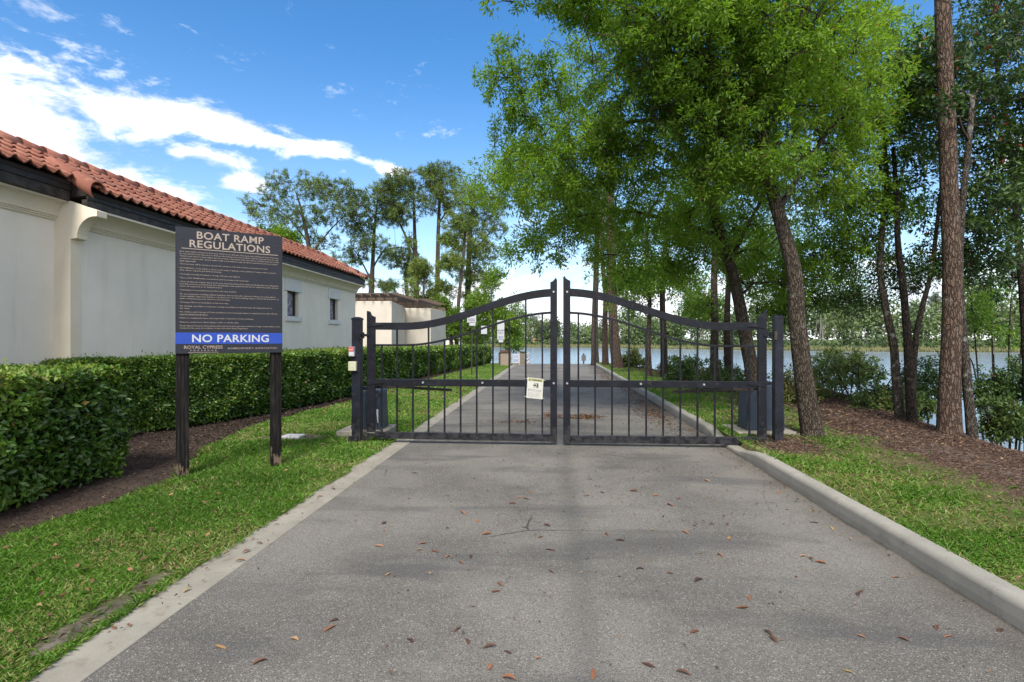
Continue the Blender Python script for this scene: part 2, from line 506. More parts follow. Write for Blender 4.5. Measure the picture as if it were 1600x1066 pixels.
leaf_mat('oak_leaf', [(0.0, (0.075, 0.140, 0.018)), (0.3, (0.130, 0.235, 0.024)), (0.65, (0.195, 0.33, 0.034)), (0.93, (0.27, 0.40, 0.06)), (1.0, (0.24, 0.15, 0.04))], 0.48)
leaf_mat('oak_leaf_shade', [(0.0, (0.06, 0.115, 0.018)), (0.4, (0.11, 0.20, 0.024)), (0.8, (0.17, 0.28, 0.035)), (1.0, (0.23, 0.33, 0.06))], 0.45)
leaf_mat('bay_leaf', [(0.0, (0.026, 0.052, 0.018)), (0.5, (0.052, 0.10, 0.026)), (0.85, (0.08, 0.14, 0.034)), (0.97, (0.12, 0.18, 0.045)), (1.0, (0.22, 0.04, 0.025))], 0.25, 0.4)
leaf_mat('shrub_leaf', [(0.0, (0.032, 0.065, 0.016)), (0.5, (0.085, 0.14, 0.034)), (0.75, (0.16, 0.20, 0.06)), (1.0, (0.24, 0.17, 0.09))], 0.32, 0.45)
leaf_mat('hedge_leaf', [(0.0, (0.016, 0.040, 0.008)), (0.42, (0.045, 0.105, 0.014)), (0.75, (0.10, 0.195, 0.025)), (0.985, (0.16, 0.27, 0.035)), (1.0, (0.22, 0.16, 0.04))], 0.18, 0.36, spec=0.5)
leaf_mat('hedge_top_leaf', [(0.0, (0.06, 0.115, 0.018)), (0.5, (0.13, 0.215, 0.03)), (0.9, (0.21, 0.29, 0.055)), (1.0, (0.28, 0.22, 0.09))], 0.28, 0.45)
leaf_mat('pine_needle', [(0.0, (0.06, 0.105, 0.024)), (0.5, (0.13, 0.195, 0.036)), (0.9, (0.21, 0.27, 0.05)), (1.0, (0.28, 0.26, 0.08))], 0.2, 0.55)
leaf_mat('far_leaf', [(0.0, (0.07, 0.11, 0.052)), (0.4, (0.115, 0.17, 0.070)), (0.8, (0.165, 0.22, 0.09)), (1.0, (0.21, 0.23, 0.14))], 0.3, 0.7)  # paler, greyer greens: distance haze mixed into the leaf colour
leaf_mat('far_pine_needle', [(0.0, (0.06, 0.09, 0.06)), (1.0, (0.12, 0.16, 0.09))], 0.2, 0.6)
leaf_mat('grass_blade', [(0.0, (0.072, 0.165, 0.020)), (0.45, (0.140, 0.285, 0.036)), (0.86, (0.22, 0.38, 0.066)), (0.93, (0.32, 0.34, 0.13)), (1.0, (0.42, 0.34, 0.19))], 0.35, 0.5)
leaf_mat('litter', [(0.0, (0.052, 0.035, 0.028)), (0.4, (0.13, 0.082, 0.062)), (0.8, (0.22, 0.148, 0.112)), (1.0, (0.34, 0.26, 0.20))], 0.1, 0.8, tcol=(1, 1, 1))
leaf_mat('bark_chip', [(0.0, (0.018, 0.013, 0.011)), (0.6, (0.055, 0.036, 0.027)), (0.93, (0.11, 0.075, 0.055)), (1.0, (0.25, 0.19, 0.14))], 0.05, 0.85, tcol=(1, 1, 1))
leaf_mat('dry_leaf', [(0.0, (0.06, 0.032, 0.020)), (0.4, (0.13, 0.065, 0.036)), (0.8, (0.23, 0.12, 0.06)), (1.0, (0.30, 0.20, 0.09))], 0.12, 0.7, tcol=(1, 1, 1))
bark_mat('oak_bark', (0.038, 0.030, 0.023), (0.088, 0.069, 0.051), (0.155, 0.13, 0.10), 1.5, 0.3)
bark_mat('dark_bark', (0.016, 0.013, 0.010), (0.05, 0.038, 0.03), (0.09, 0.072, 0.058), 1.8, 0.3)
bark_mat('pine_bark', (0.052, 0.036, 0.028), (0.12, 0.08, 0.058), (0.20, 0.15, 0.115), 1.0, 0.25)
bark_mat('lichen_bark', (0.035, 0.028, 0.022), (0.09, 0.072, 0.058), (0.15, 0.13, 0.11), 1.9, 0.7)
bark_mat('far_bark', (0.05, 0.038, 0.03), (0.10, 0.075, 0.058), (0.15, 0.12, 0.095), 0.7, 0.1)
mat('pale_wood', (0.21, 0.20, 0.17), 0.9)

# ------------------------------------------------------------------ mesh helpers
class MB:
    def __init__(s):
        s.v, s.f = [], []
    def add(s, vs, fs):
        o = len(s.v)
        s.v += [tuple(v) for v in vs]
        s.f += [tuple(i + o for i in f) for f in fs]
        return s
    def box(s, x0, x1, y0, y1, z0, z1):
        return s.add([(x0, y0, z0), (x1, y0, z0), (x1, y1, z0), (x0, y1, z0), (x0, y0, z1), (x1, y0, z1), (x1, y1, z1), (x0, y1, z1)],
                     [(0, 3, 2, 1), (4, 5, 6, 7), (0, 1, 5, 4), (1, 2, 6, 5), (2, 3, 7, 6), (3, 0, 4, 7)])
    def mbox(s, M, x0, x1, y0, y1, z0, z1):
        t = MB().box(x0, x1, y0, y1, z0, z1)
        return s.add([M @ Vector(v) for v in t.v], t.f)
    def prism(s, poly, fn, a, b):
        """poly: 2-D outline; fn(u, v, w) -> point; extruded from w=a to w=b"""
        n = len(poly)
        vs = [fn(u, v, a) for u, v in poly] + [fn(u, v, b) for u, v in poly]
        fs = [tuple(range(n))[::-1], tuple(range(n, 2 * n))] + [(i, (i + 1) % n, n + (i + 1) % n, n + i) for i in range(n)]
        return s.add(vs, fs)
    def tube(s, pts, rad, n=8, cap=True, wob=0.0):
        pts = [Vector(p) for p in pts]
        vs, fs = [], []
        up = None
        for i, p in enumerate(pts):
            d = (pts[min(i + 1, len(pts) - 1)] - pts[max(i - 1, 0)])
            if d.length < 1e-9:
                d = Vector((0, 0, 1))
            d.normalize()
            if up is None:
                up = Vector((1, 0, 0)) if abs(d.x) < 0.8 else Vector((0, 1, 0))
            a = (up - d * up.dot(d)).normalized()
            up = a
            bb = d.cross(a)
            for k in range(n):
                an = 2 * PI * k / n
                w = 1 + wob * (math.sin(3 * an + i * 0.9) * 0.5 + math.sin(5 * an - i * 1.7) * 0.5 + random.uniform(-0.4, 0.4))
                vs.append(p + (a * math.cos(an) + bb * math.sin(an)) * rad[i] * w)
        for i in range(len(pts) - 1):
            for k in range(n):
                k2 = (k + 1) % n
                fs.append((i * n + k, i * n + k2, (i + 1) * n + k2, (i + 1) * n + k))
        if cap:
            fs.append(tuple(range(n))[::-1])
            fs.append(tuple((len(pts) - 1) * n + k for k in range(n)))
        return s.add(vs, fs)

ORG = {}
def thing(name, label, cat, loc=(0, 0, 0), group=None, kind=None):
    o = bpy.data.objects.new(name, None)
    o.empty_display_size = 0.2
    COL.objects.link(o)
    o.location = loc
    ORG[o.name] = Vector(loc)
    o['label'] = label
    if cat:
        o['category'] = cat
    if group:
        o['group'] = group
    if kind:
        o['kind'] = kind
    return o

def tag(o, label, cat=None, group=None, kind=None):
    o['label'] = label
    if cat:
        o['category'] = cat
    if group:
        o['group'] = group
    if kind:
        o['kind'] = kind
    return o

def obj(name, mb, m, parent=None, loc=None, smooth=False, bevel=0.0, mesh=None, segs=2):
    """one mesh object from world-space geometry; loc becomes its origin"""
    porg = ORG[parent.name] if parent is not None else Vector((0, 0, 0))
    org = Vector(loc) if loc is not None else porg
    if mesh is None:
        mesh = bpy.data.meshes.new(name)
        mesh.from_pydata([tuple(Vector(v) - org) for v in mb.v], [], mb.f)
        mesh.update()
        for mm in (m if isinstance(m, (list, tuple)) else [m]):
            mesh.materials.append(MATS[mm])
        if smooth:
            mesh.polygons.foreach_set('use_smooth', [True] * len(mesh.polygons))
    o = bpy.data.objects.new(name, mesh)
    COL.objects.link(o)
    ORG[o.name] = org
    if parent is not None:
        o.parent = parent
    o.location = org - porg
    if bevel:
        b = o.modifiers.new('bevel', 'BEVEL')
        b.width = bevel
        b.segments = segs
        b.limit_method = 'ANGLE'
        b.angle_limit = math.radians(40)
    return o

def npobj(name, V, T, m, parent=None, rnd=None, kind=None, smooth=False):
    """one mesh object from numpy vertex / triangle arrays in world space"""
    porg = ORG[parent.name] if parent is not None else Vector((0, 0, 0))
    V = np.asarray(V, dtype=np.float32) - np.array(porg, dtype=np.float32)
    T = np.asarray(T, dtype=np.int32)
    me = bpy.data.meshes.new(name)
    k = T.shape[1]
    me.vertices.add(len(V))
    me.vertices.foreach_set('co', V.ravel())
    me.loops.add(T.size)
    me.loops.foreach_set('vertex_index', T.ravel())
    me.polygons.add(len(T))
    me.polygons.foreach_set('loop_start', np.arange(0, T.size, k, dtype=np.int32))
    try:
        me.polygons.foreach_set('loop_total', np.full(len(T), k, dtype=np.int32))
    except Exception:
        pass
    if smooth:
        me.polygons.foreach_set('use_smooth', np.ones(len(T), dtype=bool))
    me.update(calc_edges=True)
    me.validate()
    if rnd is not None:
        a = me.attributes.new('rnd', 'FLOAT', 'POINT')
        a.data.foreach_set('value', np.asarray(rnd, dtype=np.float32))
    me.materials.append(MATS[m])
    o = bpy.data.objects.new(name, me)
    COL.objects.link(o)
    ORG[o.name] = porg
    if parent is not None:
        o.parent = parent
    if kind:
        o['kind'] = kind
    return o

def unit(a):
    return a / np.maximum(np.linalg.norm(a, axis=-1, keepdims=True), 1e-9)

def vnoise2(x, y, seed=0):
    """smooth value noise in 0..1"""
    x = np.asarray(x, float)
    y = np.asarray(y, float)
    xi, yi = np.floor(x).astype(np.int64), np.floor(y).astype(np.int64)
    fx, fy = x - xi, y - yi
    fx, fy = fx * fx * (3 - 2 * fx), fy * fy * (3 - 2 * fy)
    def h(a, b):
        n = (a * 374761393 + b * 668265263 + seed * 982451653) & 0x7fffffff
        n = ((n ^ (n >> 13)) * 1274126177) & 0x7fffffff
        return ((n ^ (n >> 16)) & 0xffff) / 65535.0
    return (h(xi, yi) * (1 - fx) + h(xi + 1, yi) * fx) * (1 - fy) + (h(xi, yi + 1) * (1 - fx) + h(xi + 1, yi + 1) * fx) * fy

def fbm2(x, y, seed=0, o=3):
    r, a, s = 0, 0.5, 0
    for i in range(o):
        r = r + a * vnoise2(np.asarray(x) * 2 ** i, np.asarray(y) * 2 ** i, seed + i)
        s += a
        a *= 0.5
    return r / s

def leaves_geo(C, D, N, L, Wd, fold=0.25, mid=0.45):
    """folded 4-vertex leaves: base, two sides, tip"""
    D = unit(D)
    S = unit(np.cross(D, N))
    U = np.cross(S, D)
    L = np.asarray(L)[:, None]
    Wd = np.asarray(Wd)[:, None]
    b = C
    tip = C + D * L - U * L * 0.08
    l = C + D * L * mid + S * Wd * 0.5 + U * Wd * fold
    r = C + D * L * mid - S * Wd * 0.5 + U * Wd * fold
    V = np.stack([b, r, tip, l], 1).reshape(-1, 3)
    n = len(C)
    base = np.arange(n)[:, None] * 4
    T = np.concatenate([base + np.array([[0, 1, 2]]), base + np.array([[0, 2, 3]])], 1).reshape(-1, 3)
    return V, T

# ------------------------------------------------------------------ the lie of the land
def pxcurve(pts, z=0.0):
    q = sorted([(p.y, p.x) for p in (G(a, b, z) for a, b in pts)])
    return np.array([a for a, b in q]), np.array([b for a, b in q])
ML_Y, ML_X = pxcurve([(20, 838), (73, 817), (175, 790), (224, 768), (276, 747), (304, 719), (332, 695), (371, 677), (420, 660), (546, 628), (640, 600), (765, 569)])
HB_Y, HB_X = pxcurve([(206, 684), (371, 660), (420, 651), (546, 623), (660, 590), (767, 568)])      # foot of the long hedge
MR_Y = np.array([-5, 3, 5.1, 6.7, 8.7, 12, 16, 22, 28, 34.0])
MR_X = np.array([4.1, 4.1, 4.25, 4.4, 4.6, 5.4, 5.9, 5.7, 4.6, 3.5])
BK_Y = np.array([-30, 4, 7.7, 8.9, 10.25, 14.7, 18, 22, 26, 29, 33, 36.0])
BK_X = np.array([7.5, 6.7, 6.35, 6.5, 6.7, 7.8, 8.4, 6.6, 5.2, 4.5, 3.6, 3.0])
WATER_Z = -0.8
RX0, RX1 = -2.185, 2.57        # asphalt
SX0 = -2.47                    # flush concrete strip
KX1 = 2.74                     # back of the kerb
def sstep(a, b, x):
    t = np.clip((x - a) / (b - a), 0, 1)
    return t * t * (3 - 2 * t)
def road_z(y):
    return -0.45 * sstep(33, 46, y) * (np.clip(y, 33, 60) - 33) / 4
def far_shore(x):
    return np.interp(x, [-400, -60, 10, 30, 60, 120, 400], [150, 158, 157, 135, 108, 95, 60]) + 3 * vnoise2(x * 0.06, x * 0, 5)
def gh(x, y):
    x, y = np.asarray(x, float), np.asarray(y, float)
    z = 0.012 + 0.03 * (fbm2(x * 0.8, y * 0.8, 3) - 0.5)
    rt = sstep(KX1 - 0.1, KX1 + 0.05, x)
    zr = 0.115 + 0.06 * (fbm2(x * 0.9, y * 0.9, 9) - 0.5) - 0.10 * sstep(4.2, 6.8, x)
    z = z * (1 - rt) + zr * rt
    # bank down to the water on the right
    bx = np.interp(y, BK_Y, BK_X) + 0.25 * (vnoise2(y * 0.7, y * 0 + 1.3, 4) - 0.5)
    d = sstep(0, 3.2, x - bx)
    z = z * (1 - d) - 1.7 * d
    # shore ahead
    left = np.interp(x, [-300, -60, -20, -7, -4.2, -2.4, 3, 60], [150, 110, 70, 40, 35.5, 34.8, 34.8, 34.8])
    d2 = sstep(0, 7.5, y - left)
    z = np.minimum(z, z * (1 - d2) - 1.8 * d2)
    # far shore
    fs = far_shore(x)
    d3 = sstep(-6, 5, y - fs)
    far = -1.8 + 1.4 * d3 + 1.2 * sstep(5, 60, y - fs)
    z = np.where(y > 60, np.maximum(z, far), z)
    rgt = sstep(0, 12, x - np.interp(y, [-60, 0, 60, 100], [45, 60, 100, 130]))
    z = np.maximum(z, -1.8 + 2.2 * rgt)
    return z
def ghs(x, y):
    return float(gh(np.array([x]), np.array([y]))[0])

def axis(stops):
    out = []
    for a, b, st in stops:
        out += list(np.arange(a, b, st))
    out.append(stops[-1][1])
    return np.array(out)
gx = axis([(-420, -120, 20), (-120, -40, 5), (-40, -12, 1.0), (-12, 12, 0.10), (12, 40, 1.0), (40, 160, 4), (160, 420, 20)])
gy = axis([(-60, -2, 3), (-2, 1, 0.5), (1, 16, 0.10), (16, 40, 0.3), (40, 60, 1), (60, 180, 3), (180, 700, 20)])
X, Y = np.meshgrid(gx, gy)
Z = gh(X, Y)
onroad = (X > SX0 - 0.02) & (X < KX1 - 0.03) & (Y < 50)
Z = np.where(onroad, np.minimum(-0.10, -0.10 + road_z(Y)), Z)
ny, nx = X.shape
V = np.stack([X, Y, Z], -1).reshape(-1, 3)
idx = np.arange(ny * nx).reshape(ny, nx)
Q = np.stack([idx[:-1, :-1], idx[:-1, 1:], idx[1:, 1:], idx[1:, :-1]], -1).reshape(-1, 4)
def masks(x, y):
    ml = np.interp(y, ML_Y, ML_X)
    wob = 0.16 * (fbm2(x * 2.5, y * 2.5, 21) - 0.5)
    left = 1 - sstep(-0.05, 0.09, x - ml + wob)
    mr = np.interp(y, MR_Y, MR_X)
    wob2 = 0.9 * (fbm2(x * 1.3, y * 1.3, 31) - 0.5)
    rightm = sstep(-0.18, 0.25, x - mr + wob2)
    tan_v = sstep(3.3, 4.6, x) * 0.55 * fbm2(x * 2.1, y * 2.1, 51)
    rightm = np.maximum(rightm, np.where(x > KX1 + 0.2, tan_v, 0))
    # pine straw at the foot of the right gate post
    straw = np.exp(-(((x - 3.3) / 0.55) ** 2 + ((y - 7.75) / 0.65) ** 2)) * 1.5 + np.exp(-(((x - 3.6) / 0.6) ** 2 + ((y - 9.6) / 1.2) ** 2))
    rightm = np.maximum(rightm, np.clip(straw - 0.35 * fbm2(x * 3, y * 3, 8), 0, 1) * (x > KX1))
    dirt = np.zeros_like(x)
    for cx, cy, ax_, ay_, k in ((-4.10, 8.45, 0.55, 0.30, 1.6), (-2.60, 2.80, 0.11, 0.36, 1.6), (-2.60, 3.30, 0.07, 0.20, 1.3)):
        dirt = np.maximum(dirt, k * np.exp(-(((x - cx) / ax_) ** 2 + ((y - cy) / ay_) ** 2)))
    strip = np.exp(-((x - mr - 0.75 + wob2) / 0.35) ** 2) * (y > 4) * (y < 13) * 0.9      # bare soil strip in the mulch bed
    dirt = np.clip(np.maximum(dirt, strip) - 0.5 * fbm2(x * 4, y * 4, 12), 0, 1)
    under = 1 - sstep(0.0, 0.5, x - (np.interp(y, HB_Y, HB_X) + 0.15))
    dirt = np.maximum(dirt, left * 0.25 * fbm2(x * 2, y * 2, 44))
    return np.maximum(left * (x < 0), rightm * (x > 0)), np.clip(dirt * 1.15, 0, 1)
mm_, dd_ = masks(X, Y)
ww_ = ((Y > 60) | (X > 30) | (X < -25)).astype(float)
ground = npobj('ground', V, Q, 'ground_cover', smooth=True)
ca = ground.data.color_attributes.new('cover', 'FLOAT_COLOR', 'POINT')
ca.data.foreach_set('color', np.stack([mm_, dd_, ww_, np.ones_like(mm_)], -1).reshape(-1).astype(np.float32))
tag(ground, 'lawn and mulched ground around the drive', kind='structure')

# the drive
ys = np.concatenate([np.arange(-8, 33, 1.0), np.arange(33, 50, 0.5)])
V, T = [], []
for y in ys:
    z = 0.0 + float(road_z(np.array(y)))
    for x in (RX0, -1.1, 0.2, 1.4, RX1 + 0.01):
        V.append((x, y, z))
for i in range(len(ys) - 1):
    for k in range(4):
        a = i * 5 + k
        T.append((a, a + 1, a + 6, a + 5))
road = npobj('road', np.array(V), np.array(T), 'asphalt')
tag(road, 'grey asphalt drive running through the gate to the lake', kind='structure')

strip = thing('concrete_edging', 'flush concrete edging along the left of the drive', None, (-2.33, 0, 0), kind='structure')
y = -6.0
while y < 33.5:
    ln = 3.05
    mb = MB()
    z0 = 0.008 + random.uniform(-0.002, 0.003)
    mb.box(SX0 + random.uniform(-0.006, 0.006), RX0, y + 0.003, y + ln - 0.003, -0.08, z0)
    obj('slab', mb, 'strip_concrete', strip, bevel=0.006)
    y += ln
kerb = thing('kerb', 'raised concrete kerb along the right of the drive', None, (2.65, 0, 0), kind='structure')
prof = [(RX1, -0.06), (RX1 + 0.004, 0.05), (RX1 + 0.010, 0.102)] + [(RX1 + 0.010 + 0.048 * (1 - math.cos(a_)), 0.102 + 0.048 * math.sin(a_)) for a_ in [PI / 2 * k_ / 8 for k_ in range(1, 8)]] + [(RX1 + 0.062, 0.151), (KX1 - 0.025, 0.150), (KX1 - 0.006, 0.140), (KX1, 0.12), (KX1, -0.06)]
y = 5.05 - 3.05 * 4
while y < 33.5:
    mb = MB()
    a0, a1 = y + 0.0055, y + 3.05 - 0.0055
    ks = np.linspace(a0, a1, 13) if 2 < y < 11 else np.array([a0, a1])
    vs, fs, m = [], [], len(prof)
    for yy in ks:
        kf = 1 - 0.72 * float(sstep(7.0, 7.85, yy) * (1 - sstep(8.5, 9.4, yy)))
        vs += [(u, yy, v * kf if v > 0 else v) for u, v in prof]
    for i in range(len(ks) - 1):
        fs += [(i * m + k, i * m + (k + 1) % m, (i + 1) * m + (k + 1) % m, (i + 1) * m + k) for k in range(m)]
    fs += [tuple(range(m))[::-1], tuple((len(ks) - 1) * m + k for k in range(m))]
    mb.add(vs, fs)
    obj('kerb_segment', mb, 'kerb_concrete', kerb)
    y += 3.05

# the lake
mb = MB()
mb.add([(-420, 20, WATER_Z), (2.0, 20, WATER_Z), (2.0, -60, WATER_Z), (420, -60, WATER_Z), (420, 400, WATER_Z), (-420, 400, WATER_Z)], [(0, 1, 2, 3, 4, 5)])
lake = obj('lake', mb, 'lake_water')
tag(lake, 'pale blue lake beyond the drive and the trees', kind='structure')

# ------------------------------------------------------------------ the clubhouse with its tiled roof
WX, WXL, YPIL, YEND = -6.95, -7.20, 7.30, 18.62
b = thing('tiled_building', 'long cream stucco building with terracotta tile roof behind the hedge', 'building', (WX, 12, 0))
wy0, wy1 = 14.10, 14.74
def yz(px):
    return XP(px, 400, WX).y
win = [(yz(449), yz(466.5)), (yz(515.5), yz(528))]
WZ0, WZ1 = 2.21, 2.90
# walls: right section with two window openings
mb = MB()
ycur = YPIL
for (a, c_) in win:
    mb.box(WX - 0.25, WX, ycur, a, 0, 3.30)
    mb.box(WX - 0.25, WX, a, c_, 0, WZ0)
    mb.box(WX - 0.25, WX, a, c_, WZ1, 3.30)
    ycur = c_
mb.box(WX - 0.25, WX, ycur, YEND, 0, 3.30)
mb.box(-12, WX - 0.25, YEND - 0.25, YEND, 0, 3.30)
obj('wall', mb, 'stucco', b)
mb = MB()
mb.box(WXL - 0.25, WXL, 0.5, YPIL - 0.001, 0, 3.40)
mb.box(WXL - 0.25, WX, YPIL, YPIL + 0.001 + 0.2, 3.30, 3.52)
mb.box(-12, WXL - 0.25, 0.5, 0.75, 0, 3.4)
obj('wall', mb, 'stucco', b)
# pier that closes the set-back section, with its curved bracket
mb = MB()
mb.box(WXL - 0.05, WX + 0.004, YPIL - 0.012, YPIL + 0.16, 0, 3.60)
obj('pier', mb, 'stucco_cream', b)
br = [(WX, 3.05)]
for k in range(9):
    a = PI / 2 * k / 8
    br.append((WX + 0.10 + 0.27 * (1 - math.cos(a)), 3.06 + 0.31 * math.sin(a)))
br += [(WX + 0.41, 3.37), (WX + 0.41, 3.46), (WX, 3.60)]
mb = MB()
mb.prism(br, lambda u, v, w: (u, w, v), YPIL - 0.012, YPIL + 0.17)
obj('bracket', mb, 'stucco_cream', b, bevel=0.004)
def cornice(xw, zb, y0, y1, top, outw, name='cornice'):
    p = [(xw - 0.02, zb), (xw + 0.025, zb), (xw + 0.03, zb + 0.025), (xw + 0.045, zb + 0.03), (xw + 0.045, zb + 0.05), (xw + 0.065, zb + 0.055)]
    h = top - zb - 0.055 - 0.03
    for k in range(9):
        a = PI / 2 * k / 8
        p.append((xw + 0.065 + (outw - 0.065) * (1 - math.cos(a)) , zb + 0.055 + h * math.sin(a)))
    p += [(xw + outw + 0.01, top - 0.028), (xw + outw + 0.01, top), (xw - 0.02, top)]
    mb = MB()
    mb.prism(p, lambda u, v, w: (u, w, v), y0, y1)
    return obj(name, mb, 'stucco_trim', b)
cornice(WX, 3.225, YPIL + 0.172, YEND + 0.05, 3.49, 0.31)
cornice(WXL, 3.325, 0.5, YPIL - 0.014, 3.60, 0.20)
# far end cap of the cornice
# fascias (two boards each) and roof deck
TX, TZ = -6.62, 3.77            # tile edge of the right section
RXR, RZR = -7.75, 4.43          # ridge
SL = math.atan2(RZR - TZ, TX - RXR)
TXL = -6.86
TZL = TZ + (TX - TXL) * math.tan(SL)
mb = MB(); mb.box(TX - 0.09, TX - 0.06, YPIL + 0.0, YEND + 0.24, 3.62, TZ - 0.045)
obj('fascia', mb, 'fascia', b)
mb = MB(); mb.box(TX - 0.16, TX - 0.075, YPIL - 0.005, YEND + 0.22, 3.495, 3.618)
obj('fascia_board', mb, 'fascia_board', b, bevel=0.004)
mb = MB(); mb.box(TXL - 0.09, TXL - 0.06, 0.5, YPIL - 0.02, 3.74, TZL - 0.04)
obj('fascia', mb, 'fascia', b)
mb = MB(); mb.box(TXL - 0.15, TXL - 0.075, 0.5, YPIL - 0.025, 3.605, 3.738)
obj('fascia_board', mb, 'fascia_board', b, bevel=0.004)
mb = MB()
def roofpt(x, off):
    return TZ + (TX - x) * math.tan(SL) + off
for (xa, ya, yb) in ((TXL - 0.05, 0.5, YPIL), (TX - 0.05, YPIL, YEND + 0.12)):
    mb.prism([(xa, roofpt(xa, -0.07)), (RXR, RZR - 0.06), (RXR - 2.2, RZR - 1.0), (xa, roofpt(xa, -0.12))], lambda u, v, w: (u, w, v), ya, yb)
mb.box(-12, RXR - 2.2, 0.5, YEND, 3.3, 3.45)
obj('roof_deck', mb, 'roof_deck', b)
# soffit closes the gap between wall and fascia
mb = MB(); mb.box(WX - 0.1, TX - 0.17, YPIL + 0.18, YEND + 0.2, 3.50, 3.54)
mb.box(WXL - 0.1, TXL - 0.16, 0.5, YPIL - 0.03, 3.61, 3.65)
obj('soffit', mb, 'fascia', b)

# one S-shaped roof tile: local x down the slope, local y along the eave, z up
TP, NCOURSE = 0.205, 5
SLEN = math.hypot(TX - RXR, RZR - TZ)
CL = SLEN / NCOURSE
def tile_mesh():
    n = 10
    vs, fs = [], []
    def prf(t):
        return 0.029 * math.sin(2 * PI * t + 0.3) + 0.012 * math.sin(4 * PI * t)
    for xx, zoff in ((0.0, 0.030), (-(CL + 0.05), -0.004)):
        for dz in (0, -0.016):
            for k in range(n + 1):
                t = k / n
                vs.append((xx, (t - 0.5) * (TP * 1.04), prf(t) + zoff + dz))
    m = n + 1
    for k in range(n):
        fs.append((k, k + 1, 2 * m + k + 1, 2 * m + k))
        fs.append((k, m + k, m + k + 1, k + 1))
        fs.append((m + k, 3 * m + k, 3 * m + k + 1, m + k + 1))
    fs.append((0, 2 * m, 3 * m, m))
    fs.append((n, m + n, 3 * m + n, 2 * m + n))
    me = bpy.data.meshes.new('tile')
    me.from_pydata(vs, [], fs)
    me.polygons.foreach_set('use_smooth', [len(set(f)) == 4 and i % 3 == 0 for i, f in enumerate(fs)])
    me.materials.append(MATS['terracotta'])
    me.update()
    return me
TM = tile_mesh()
rot = Matrix.Rotation(SL, 4, 'Y')
restv, restf = [], []
tv_ = [Vector(v.co) for v in TM.vertices]
tf_ = [tuple(p.vertices) for p in TM.polygons]
ncol = int((YEND + 0.25 - 0.6) / TP)
for j in range(ncol):
    yc = 0.6 + (j + 0.5) * TP
    for i in range(NCOURSE):
        xl = i * CL
        px_ = TX - xl * math.cos(SL)
        if yc < YPIL and i == 0:
            xl = (TX - TXL) / math.cos(SL)
            px_ = TXL
        # hip at the far end
        if yc > YEND + 0.25 - (i) * 0.22:
            continue
        pz_ = TZ + (TX - px_) * math.tan(SL)
        M = Matrix.Translation((px_, yc + random.uniform(-0.004, 0.004), pz_ + random.uniform(-0.003, 0.004))) @ rot @ Matrix.Rotation(random.uniform(-0.012, 0.012), 4, 'Z')
        if 5.9 < yc < 17.8:
            o = bpy.data.objects.new('tile', TM)
            COL.objects.link(o)
            o.parent = b
            o.matrix_local = Matrix.Translation(-ORG[b.name]) @ M
        else:
            off = len(restv)
            restv += [M @ v for v in tv_]
            restf += [tuple(k + off for k in f) for f in tf_]
mbr = MB(); mbr.v = restv; mbr.f = restf
o = obj('far_tiles', mbr, 'terracotta', b)
o['kind'] = 'stuff'
# ridge caps: overlapping half barrels
def barrel(y0, y1, x, z, r0, r1, th=0.014, n=10, tilt=0.0):
    vs, fs = [], []
    for (yy, r, dz) in ((y0, r0, 0), (y1, r1, tilt)):
        for rr in (r, r - th):
            for k in range(n + 1):
                a = -0.15 + (PI + 0.3) * k / n
                vs.append((x + rr * math.cos(a), yy, z + dz + rr * math.sin(a)))
    m = n + 1
    for k in range(n):
        fs += [(k, k + 1, 2 * m + k + 1, 2 * m + k), (k, m + k, m + k + 1, k + 1), (m + k, 3 * m + k, 3 * m + k + 1, m + k + 1), (2 * m + k, 2 * m + k + 1, 3 * m + k + 1, 3 * m + k)]
    return vs, fs
y = 0.6
while y < YEND - 0.9:
    mb = MB()
    mb.add(*barrel(y, y + 0.42, RXR, RZR - 0.005 + random.uniform(-0.004, 0.004), 0.122, 0.104, tilt=-0.012))
    obj('ridge_tile', mb, 'terracotta', b, smooth=True)
    y += 0.37
# hip tiles running down at the far end
for k in range(4):
    t0, t1 = k / 4, (k + 1.12) / 4
    p0 = Vector((RXR, YEND - 0.85, RZR + 0.02)).lerp(Vector((TX, YEND + 0.28, TZ + 0.05)), t0)
    p1 = Vector((RXR, YEND - 0.85, RZR + 0.02)).lerp(Vector((TX, YEND + 0.28, TZ + 0.05)), min(1, t1))
    mb = MB(); mb.tube([p0, p1], [0.075, 0.095], 10)
    obj('hip_tile', mb, 'terracotta', b, smooth=True)
# rounded cap tile at the step of the eave
for k in range(2):
    vs, fs = [], []
    x0 = TX + 0.03 - k * 0.32
    x1 = x0 - 0.40
    n = 10
    m = n + 1
    for (xx, r) in ((x0, 0.150), (x1, 0.125)):
        for rr in (r, r - 0.016):
            for q in range(n + 1):
                a = -0.9 + (PI + 0.9) * q / n
                vs.append((xx, YPIL + 0.08 + rr * math.cos(PI - a), roofpt(xx, 0.0) + rr * math.sin(a) - 0.015 + 0.012 * (1 - k)))
    for q in range(n):
        fs += [(q, q + 1, 2 * m + q + 1, 2 * m + q), (q, m + q, m + q + 1, q + 1), (m + q, 3 * m + q, 3 * m + q + 1, m + q + 1)]
    mb = MB().add(vs, fs)
    obj('cap_tile', mb, 'terracotta', b, smooth=True)
